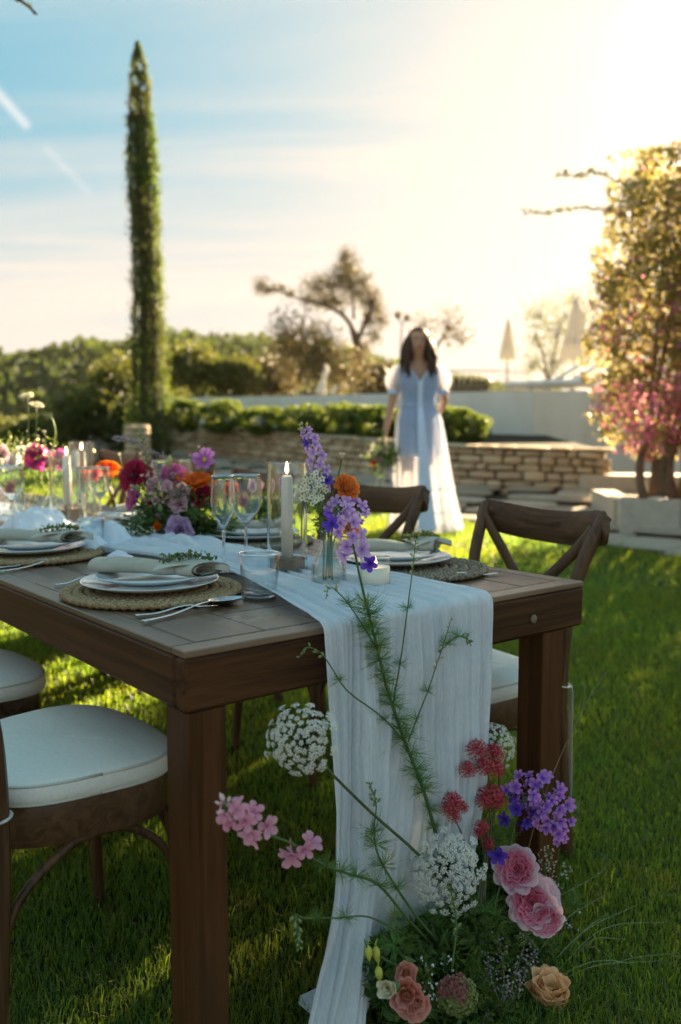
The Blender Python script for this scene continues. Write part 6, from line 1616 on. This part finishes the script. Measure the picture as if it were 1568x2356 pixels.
tbloom(103, 997, LY, 10, (0, -.3, 1), P_cream, BUD, 'closed cream bud right of the tall scabiosas', 'scabiosa_bud', [(102, 1030), (90, 1100), (60, 1195)], M_greeneye, .2, LG, .1)
tbloom(276, 1048, LY+.1, 8, (0, -.3, 1), P_cream, BUD, 'pale bud on a long bare stem right of the orange poppy', 'scabiosa_bud', [(283, 1090), (292, 1150)], M_greeneye, .2, LG, .1)
t = thing('curved_leaf', 'curving yellow-green leaf above the magenta poppy, lit by the sun', 'greenery', Q(130, 1040, LY)); 
G().tube(catmull([Q(108, 1070, LY), Q(120, 1035, LY), Q(128, 1000, LY), Q(125, 975, LY), Q(118, 955, LY)], 5), [.004, .005, .006, .006, .006, .006, .006, .006, .006, .006, .006, .006, .005, .005, .005, .004, .004, .003, .002, .001, .001], 6, flat=.4).obj('blade', simple('leaf_yellowgreen', (.22, .32, .03), .5), t)
t = thing('grassy_greenery', 'sunlit yellow-green filler around the left-hand bud vases', 'greenery', Q(60, 1150, LY))
leafcloud('leaves', [tuple(Q(70+rr.normal(0, 45), 1120+rr.normal(0, 28), LY+rr.normal(0, .05))) for _ in range(700)]+[tuple(Q(40+rr.normal(0, 45), 1030+rr.normal(0, 16), LY+rr.normal(0, .05))) for _ in range(300)], .014, M_foll, t, .35, .4, sd=61)
leafcloud('tiny_blooms', [tuple(Q(55+rr.normal(0, 42), 1045+rr.normal(0, 22), LY+.05+rr.normal(0, .05))) for _ in range(160)], .012, leafmat('tiny_cream', (.5, .48, .36), (.7, .66, .5), .5), t, .8, .4, sd=62)
# ================================================================ THE WOMAN
def skin_mesh(name, joints, edges, m, levels=2):
    "joints: list of (co, rx, ry); one continuous skinned surface, returned as baked mesh data"
    me = bpy.data.meshes.new(name); me.from_pydata([j[0] for j in joints], edges, []); me.update()
    o = bpy.data.objects.new(name, me); C.objects.link(o)
    md = o.modifiers.new('s', 'SKIN'); md.branch_smoothing = .6; md.use_smooth_shade = True
    lay = me.skin_vertices[0] if len(me.skin_vertices) else None
    if lay is None:
        bpy.context.view_layer.objects.active = o; bpy.context.view_layer.update(); lay = me.skin_vertices[0]
    for i, j in enumerate(joints):
        lay.data[i].radius = (j[1], j[2]); lay.data[i].use_root = (i == 0)
    sb = o.modifiers.new('b', 'SUBSURF'); sb.levels = levels; sb.render_levels = levels
    bpy.context.view_layer.update(); dg = bpy.context.evaluated_depsgraph_get()
    out = bpy.data.meshes.new_from_object(o.evaluated_get(dg)); bpy.data.objects.remove(o); out.name = name
    out.materials.clear(); out.materials.append(m); out.shade_smooth(); return out
def woman():
    X0, Y0 = .642, 7.4; Z0 = gz(X0, Y0); t = thing('person', 'woman in a sheer pale blue puff-sleeved dress walking on the lawn with a small bouquet', 'person', (X0, Y0, Z0))
    sk = NT('skin'); sk = sk.end(sk.bsdf((.50, .27, .17), .5, .4, Subsurface_Weight=.15, Subsurface_Radius=(.02, .008, .004)))
    J = []; E = []
    def add(p, rx, ry=None, par=None):
        J.append((V(p), rx, ry or rx)); i = len(J)-1
        if par is not None: E.append((par, i))
        return i
    pel = add((.0, 0, .93), .145, .105)
    wst = add((.0, .0, 1.07), .115, .085, pel); ch = add((.0, 0, 1.21), .135, .095, wst); uc = add((.0, .01, 1.32), .125, .085, ch)
    nk = add((-.003, 0, 1.405), .052, .05, uc); n2 = add((-.005, -.012, 1.455), .050, .052, nk)
    h1 = add((-.006, -.025, 1.500), .060, .072, n2); h2 = add((-.006, -.015, 1.565), .080, .094, h1); h3 = add((-.006, -.005, 1.625), .066, .080, h2); add((-.006, 0, 1.655), .035, .045, h3)
    sL = add((-.155, .01, 1.335), .052, .05, uc); eL = add((-.212, .02, 1.075), .037, .036, sL); fL = add((-.245, .0, .95), .034, .032, eL); wL = add((-.272, -.025, .835), .022, .024, fL); hL = add((-.283, -.040, .775), .032, .018, wL)
    sR = add((.155, .01, 1.335), .052, .05, uc); eR = add((.225, .055, 1.08), .037, .036, sR); fR = add((.20, .12, 1.0), .033, .032, eR); wR = add((.13, .16, .965), .022, .022, fR); hR = add((.085, .165, .955), .03, .018, wR)
    for (h, d, s) in ((hL, V((-.05, -.25, -1)), 1), (hR, V((-1, .1, -.2)), -1)):
        b = J[h][0]; d = d.normalized(); sd = V((0, -1, 0)) if s == 1 else V((0, 0, 1)); lens = (.062, .070, .066, .052)
        for k in range(4):
            o = sd*(k-1.5)*.017; a = add(b+o+d*.028, .0085, None, h); c = add(b+o*1.05+d*(.028+lens[k]*.5)+V((.006, 0, 0)), .0075, None, a); add(b+o*.9+d*(.028+lens[k])+V((.018, .004, 0)), .0062, None, c)
        a = add(b-sd*-.030+V((.004, 0, .004)), .010, None, h); c = add(b+sd*.045+d*.028, .0085, None, a); add(b+sd*.042+d*.052+V((.008, 0, 0)), .0072, None, c)
    for s, kx, ky in ((-1, -.082, .03), (1, .070, -.07)):
        hp = add((s*.085, 0, .83), .088, .09, pel); th = add((s*.088+.0*s, ky*.5, .64), .070, .072, hp); kn = add((kx, ky, .47), .050, .054, th); cf = add((kx, ky+.02, .33), .048, .050, kn); an = add((kx*.95, ky+.03, .085), .030, .034, cf); he = add((kx*.95, ky+.005, .035), .032, .028, an); add((kx, ky-.12, .018), .030, .014, he)
    body = skin_mesh('body', J, E, sk, 2)
    # face modelled into the head: sockets, nose, chin
    for v in body.vertices:
        p = v.co
        if p.z > 1.46 and p.y < -.01:
            x = p.x+.006; z = p.z-1.553
            p.y -= .020*math.exp(-(x/.012)**2-((z+.018)/.018)**2)*(1 if z < .03 else .5)+.008*math.exp(-(x/.009)**2-((z-.005)/.03)**2)
            for s in (-1, 1): p.y += .016*math.exp(-((x-s*.028)/.016)**2-((z-.010)/.013)**2); p.y -= .005*math.exp(-((x-s*.036)/.018)**2-((z+.018)/.016)**2)
            p.y -= .007*math.exp(-(x/.020)**2-((z+.048)/.007)**2)+.010*math.exp(-(x/.02)**2-((z+.082)/.014)**2)
    o = bpy.data.objects.new('body', body); C.objects.link(o); set_parent(o, t)
    K = dict(local=True)
    we = simple('eye_white', (.30, .26, .24), .3); ir = simple('iris_brown', (.04, .02, .01), .3); lip = simple('lips', (.40, .07, .07), .4); brow = simple('brow', (.035, .02, .012), .8)
    for s in (-1, 1):
        G().lathe([(0, -.011), (.007, -.008), (.0105, 0), (.007, .008), (0, .011)], 10, (s*.028-.006, -.082, 1.562)).obj('eye', we, t, **K)
        G().lathe([(0, -.006), (.0045, -.003), (.0045, .003), (0, .006)], 8, (s*.028-.006, -.0905, 1.562)).obj('iris', ir, t, **K)
        G().tube([(s*.014-.006, -.100, 1.580), (s*.028-.006, -.100, 1.584), (s*.044-.006, -.088, 1.579)], [.0042, .0045, .0025], 5).obj('eyebrow', brow, t, **K)
        G().lathe([(0, -.022), (.008, -.015), (.011, .0), (.008, .016), (0, .022)], 8, (s*.072-.006, .0, 1.552)).obj('ear', sk, t, **K)
    G().tube([(-.026, -.095, 1.508), (-.012, -.104, 1.510), (-.006, -.105, 1.508), (0, -.104, 1.510), (.014, -.095, 1.508)], [.002, .0062, .0066, .0062, .002], 6).obj('lips', lip, t, **K)
    # long dark wavy hair, parted, falling on both shoulders
    hm = NT('hair_dark'); nz = hm.noise(hm.coord((60, 60, 4)), 1, 4); hm = hm.end(hm.trans(hm.bsdf(hm.mix(nz, (.045, .022, .010), (.12, .062, .028)), .45, .3), (.45, .20, .06), .25))
    g = G(); r = random.Random(2)
    def cap(a, b):
        sn = math.sin(2*PI*a); e = b*PI*(.60 if sn > -.1 else .60-.30*min(1, (-sn-.1)/.5))
        return V((math.cos(2*PI*a)*math.sin(e)*.090-.006, .012+sn*math.sin(e)*.104, 1.585+math.cos(e)*.098))
    g.grid(cap, 40, 10)
    for i in range(150):
        a = r.uniform(-.42*PI, 1.42*PI); cx, cy = math.cos(a), math.sin(a); front = cy < -.15
        if front and abs(cx) < .42: a = r.choice([-.28*PI, 1.28*PI])+r.uniform(-.1, .1); cx, cy = math.cos(a), math.sin(a)
        endz = r.uniform(1.25, 1.36) if cy < .5 else r.uniform(1.24, 1.34); w = r.uniform(0, 6)
        rx = .094; pts = []
        for k, z in enumerate(np.linspace(1.66, endz, 9)):
            f = k/8; rr_ = (math.sin(min(1, f*2.6)*PI/2))*rx*(1+.10*math.sin(f*9+w)*f); out = 1+.18*f
            y = cy*rr_*out*(1.05 if cy > 0 else .75)+.012-(.05*f*f if front else -.0)
            pts.append(V(((cx*rr_*out if not front else math.copysign(max(abs(cx*rr_*out), .074*min(1, f*3)), cx))-.006+.018*math.sin(f*10+w)*f+(.035*cx*f), y-(.03*f if abs(cx) > .5 and cy < .3 else 0), z-.0*f)))
        g.tube(pts, [.010, .013, .014, .014, .013, .012, .011, .008, .002], 5)
    g.obj('hair', hm, t, kind='stuff', **K)
    # dress
    def sheer(name, col, f, tcol):
        s = NT(name); n = s.noise(s.coord((90, 90, 6)), 1, 3); sh = s.trans(s.bsdf(col, .8, .2), tcol, .55); return s.end(s.clear(sh, s.rng(n, .3, .7, f-.08, f+.08)))
    m_in = NT('lining_blue'); m_in = m_in.end(m_in.trans(m_in.bsdf((.26, .46, .80), .75, .2), (.40, .60, .88), .35))
    m_out = sheer('sheer_white', (.66, .74, .90), .36, (.85, .84, .88)); m_trim = simple('dress_trim', (.55, .66, .86), .7, .05); m_strip = simple('dress_strip', (.58, .69, .90), .8, .05)
    def body_r(z):
        zs = [.0, .3, .60, .80, .93, 1.03, 1.10, 1.20, 1.28, 1.34, 1.39]
        return float(np.interp(z, zs, [.2, .18, .175, .172, .165, .132, .130, .150, .158, .168, .120])), float(np.interp(z, zs, [.16, .15, .140, .130, .125, .105, .104, .122, .116, .095, .075]))
    def top(a):   # a=0 at the front
        d = abs((a+PI) % (2*PI)-PI); return 1.375-.155*max(0, 1-d/.62)-.02*(d > 2.2)
    def surf(z0, grow, fold, nf, flare=0., tw=0.):
        def fn(s, b):
            a = s*2*PI; zt = top(a); z = z0+(zt-z0)*b; rx, ry = body_r(z)
            k = max(0, (1.05-z))/1.05; w = 1+fold*k*math.sin(a*nf+1.5*math.sin(a*3)+tw*z)+fold*.5*k*math.sin(a*nf*1.7+2)
            rx = (rx+grow+flare*k*(.8+.22*math.sin(a)))*w; ry = (ry+grow+flare*k*.85)*w
            return V((math.sin(a)*rx+.045*k, -math.cos(a)*ry, z))
        return fn
    G().grid(surf(.625, .004, .03, 9, .0), 96, 30).obj('dress_lining', m_in, t, **K)
    G().grid(surf(.012, .014, .085, 13, .10, 1.2), 240, 60).obj('sheer_overdress', m_out, t, **K)
    # doubled panel down the front and hem tiers
    for z, gr in ((.36, .0), (.17, .0), (.03, .0)):
        f = surf(z, .018, .085, 13, .10, 1.2); G().tube([f(i/160, 0) for i in range(161)], .0045, 4).obj('tier_seam', m_trim, t, **K)
    f = surf(.03, .020, .03, 13, .115, 1.2); G().grid(lambda s, b: f((s-.4)*(.035+.045*(1-b)), b), 4, 40).obj('front_placket', m_strip, t, **K)
    f = surf(.03, .017, .05, 9, .10, 1.2); G().grid(lambda s, b: f(.02+(s)*.13, b*.78), 12, 40).obj('overlapping_panel', m_in if 0 else m_out, t, **K)
    rx, ry = body_r(1.045); G().tube([(math.sin(a)*(rx+.012), -math.cos(a)*(ry+.012), 1.045) for a in [i*PI/20 for i in range(41)]], .012, 6, flat=.4).obj('waistband', m_trim, t, **K)
    for s in (-1, 1):
        # neckline edges and collar
        G().tube([surf(.6, .012, 0, 9)(s*(k/30*.16)/1.0, 1.0) for k in range(31)], .006, 5).obj('neckline', m_trim, t, **K)
        def puff(a, b, s=s):
            th = 2*PI*a; z = 1.375-.215*b; R_ = (.036)+.040*math.sin(PI*min(1, b*1.02))**.7*(1+.08*math.sin(th*11)+.03*math.sin(th*5)); cx = s*(.150+.052*b**.8); 
            return V((cx+math.cos(th)*R_*1.05+s*.012*math.sin(PI*b), .012+math.sin(th)*R_*.95, z))
        G().grid(puff, 66, 16).obj('puff_sleeve', sheer('sheer_sleeve', (.70, .76, .92), .22, (.9, .88, .9)) if s == -1 else bpy.data.materials['sheer_sleeve'], t, **K)
        G().lathe([(.046, -.02), (.047, .02)], 24, (s*.205, .015, 1.150)).obj('sleeve_cuff', m_trim, t, **K)
    shoe = simple('sandal', (.25, .12, .06), .6)
    for kx, ky in ((-.08, .03), (.068, -.07)): G().bar([(kx, ky+.03, .008), (kx, ky-.05, .006), (kx, ky-.15, .006)], [.055, .07, .06], .012).obj('sandal', shoe, t, **K)
    # bouquet held in her right hand
    c = V((X0-.292, Y0-.10, Z0+.64)); b = thing('hand_bouquet', 'small bouquet with peach and white flowers in the woman\'s lowered hand', 'bouquet', c)
    hand = V((X0-.283, Y0-.05, Z0+.735)); rr = np.random.default_rng(4)
    leafcloud('greenery', [tuple(c+V(rr.normal(0, .055, 3))+V((0, 0, -.02))) for _ in range(520)], .042, M_fol, b, .45, .2, sd=71)
    for (dx, dz, R0, pet, rg) in ((-.085, .01, .042, P_cream, RANS), (-.075, -.06, .036, P_coral, LIS), (-.02, -.045, .038, P_blush, LIS), (.045, -.12, .036, P_white, LIS), (.0, .04, .030, P_blush, RANS), (.07, -.03, .026, P_cream, LIS), (-.05, .06, .024, P_cream, BUD), (.02, -.10, .02, P_white, BUD)):
        q = c+V((dx, -.06, dz)); n = V((dx*6, -1, dz*4-.1)); bloom(b, q, n, pet, rg, R0, RN, M_greeneye, .15)
    G().tube([hand+V((0, 0, .09)), hand, c], [.012, .014, .016], 7).obj('stem_bunch', M_stem, b)
    m_rib = simple('ribbon_cream', (.60, .52, .42), .7, .05)
    for s, e in ((-.03, -.035), (.01, .0), (.03, .045)): G().bar(catmull([hand+V((0, -.03, -.04)), c+V((s, -.05, -.10)), c+V((e*1.4, -.05, -.19)), c+V((e*1.8, -.04, -.27))], 5), .022, .002, up=(0, 1, .2)).obj('ribbon', m_rib, b)
woman()
# dark twig hanging into the top left corner
t = thing('overhead_twig', 'dark blurred twig poking in at the top left corner', 'twig', Q(20, -20, 4.5)); p = stem_of(t, [Q(-40, -30, 4.5), Q(30, -10, 4.5), Q(62, 12, 4.5), Q(86, 32, 4.5)], .012, .004, M_bark)
leafcloud('leaves', [tuple(Q(a, b, 4.5)) for a, b in ((40, 0), (58, 4), (70, 14), (80, 30), (50, 10))], .05, M_scrubd, t, .3, .1)
# ================================================================ AIR
def haze():
    g = G().box((0, 130, 14), (420, 285, 54)); t = NT('haze_air')
    v = t.n('ShaderNodeVolumePrincipled'); v.inputs['Color'].default_value = (1.0, .90, .74, 1); v.inputs['Density'].default_value = .00012; v.inputs['Anisotropy'].default_value = .72
    t.L.new(v.outputs[0], t.out.inputs['Volume']); g.obj('haze', t.m, smooth=False, kind='stuff')
haze()
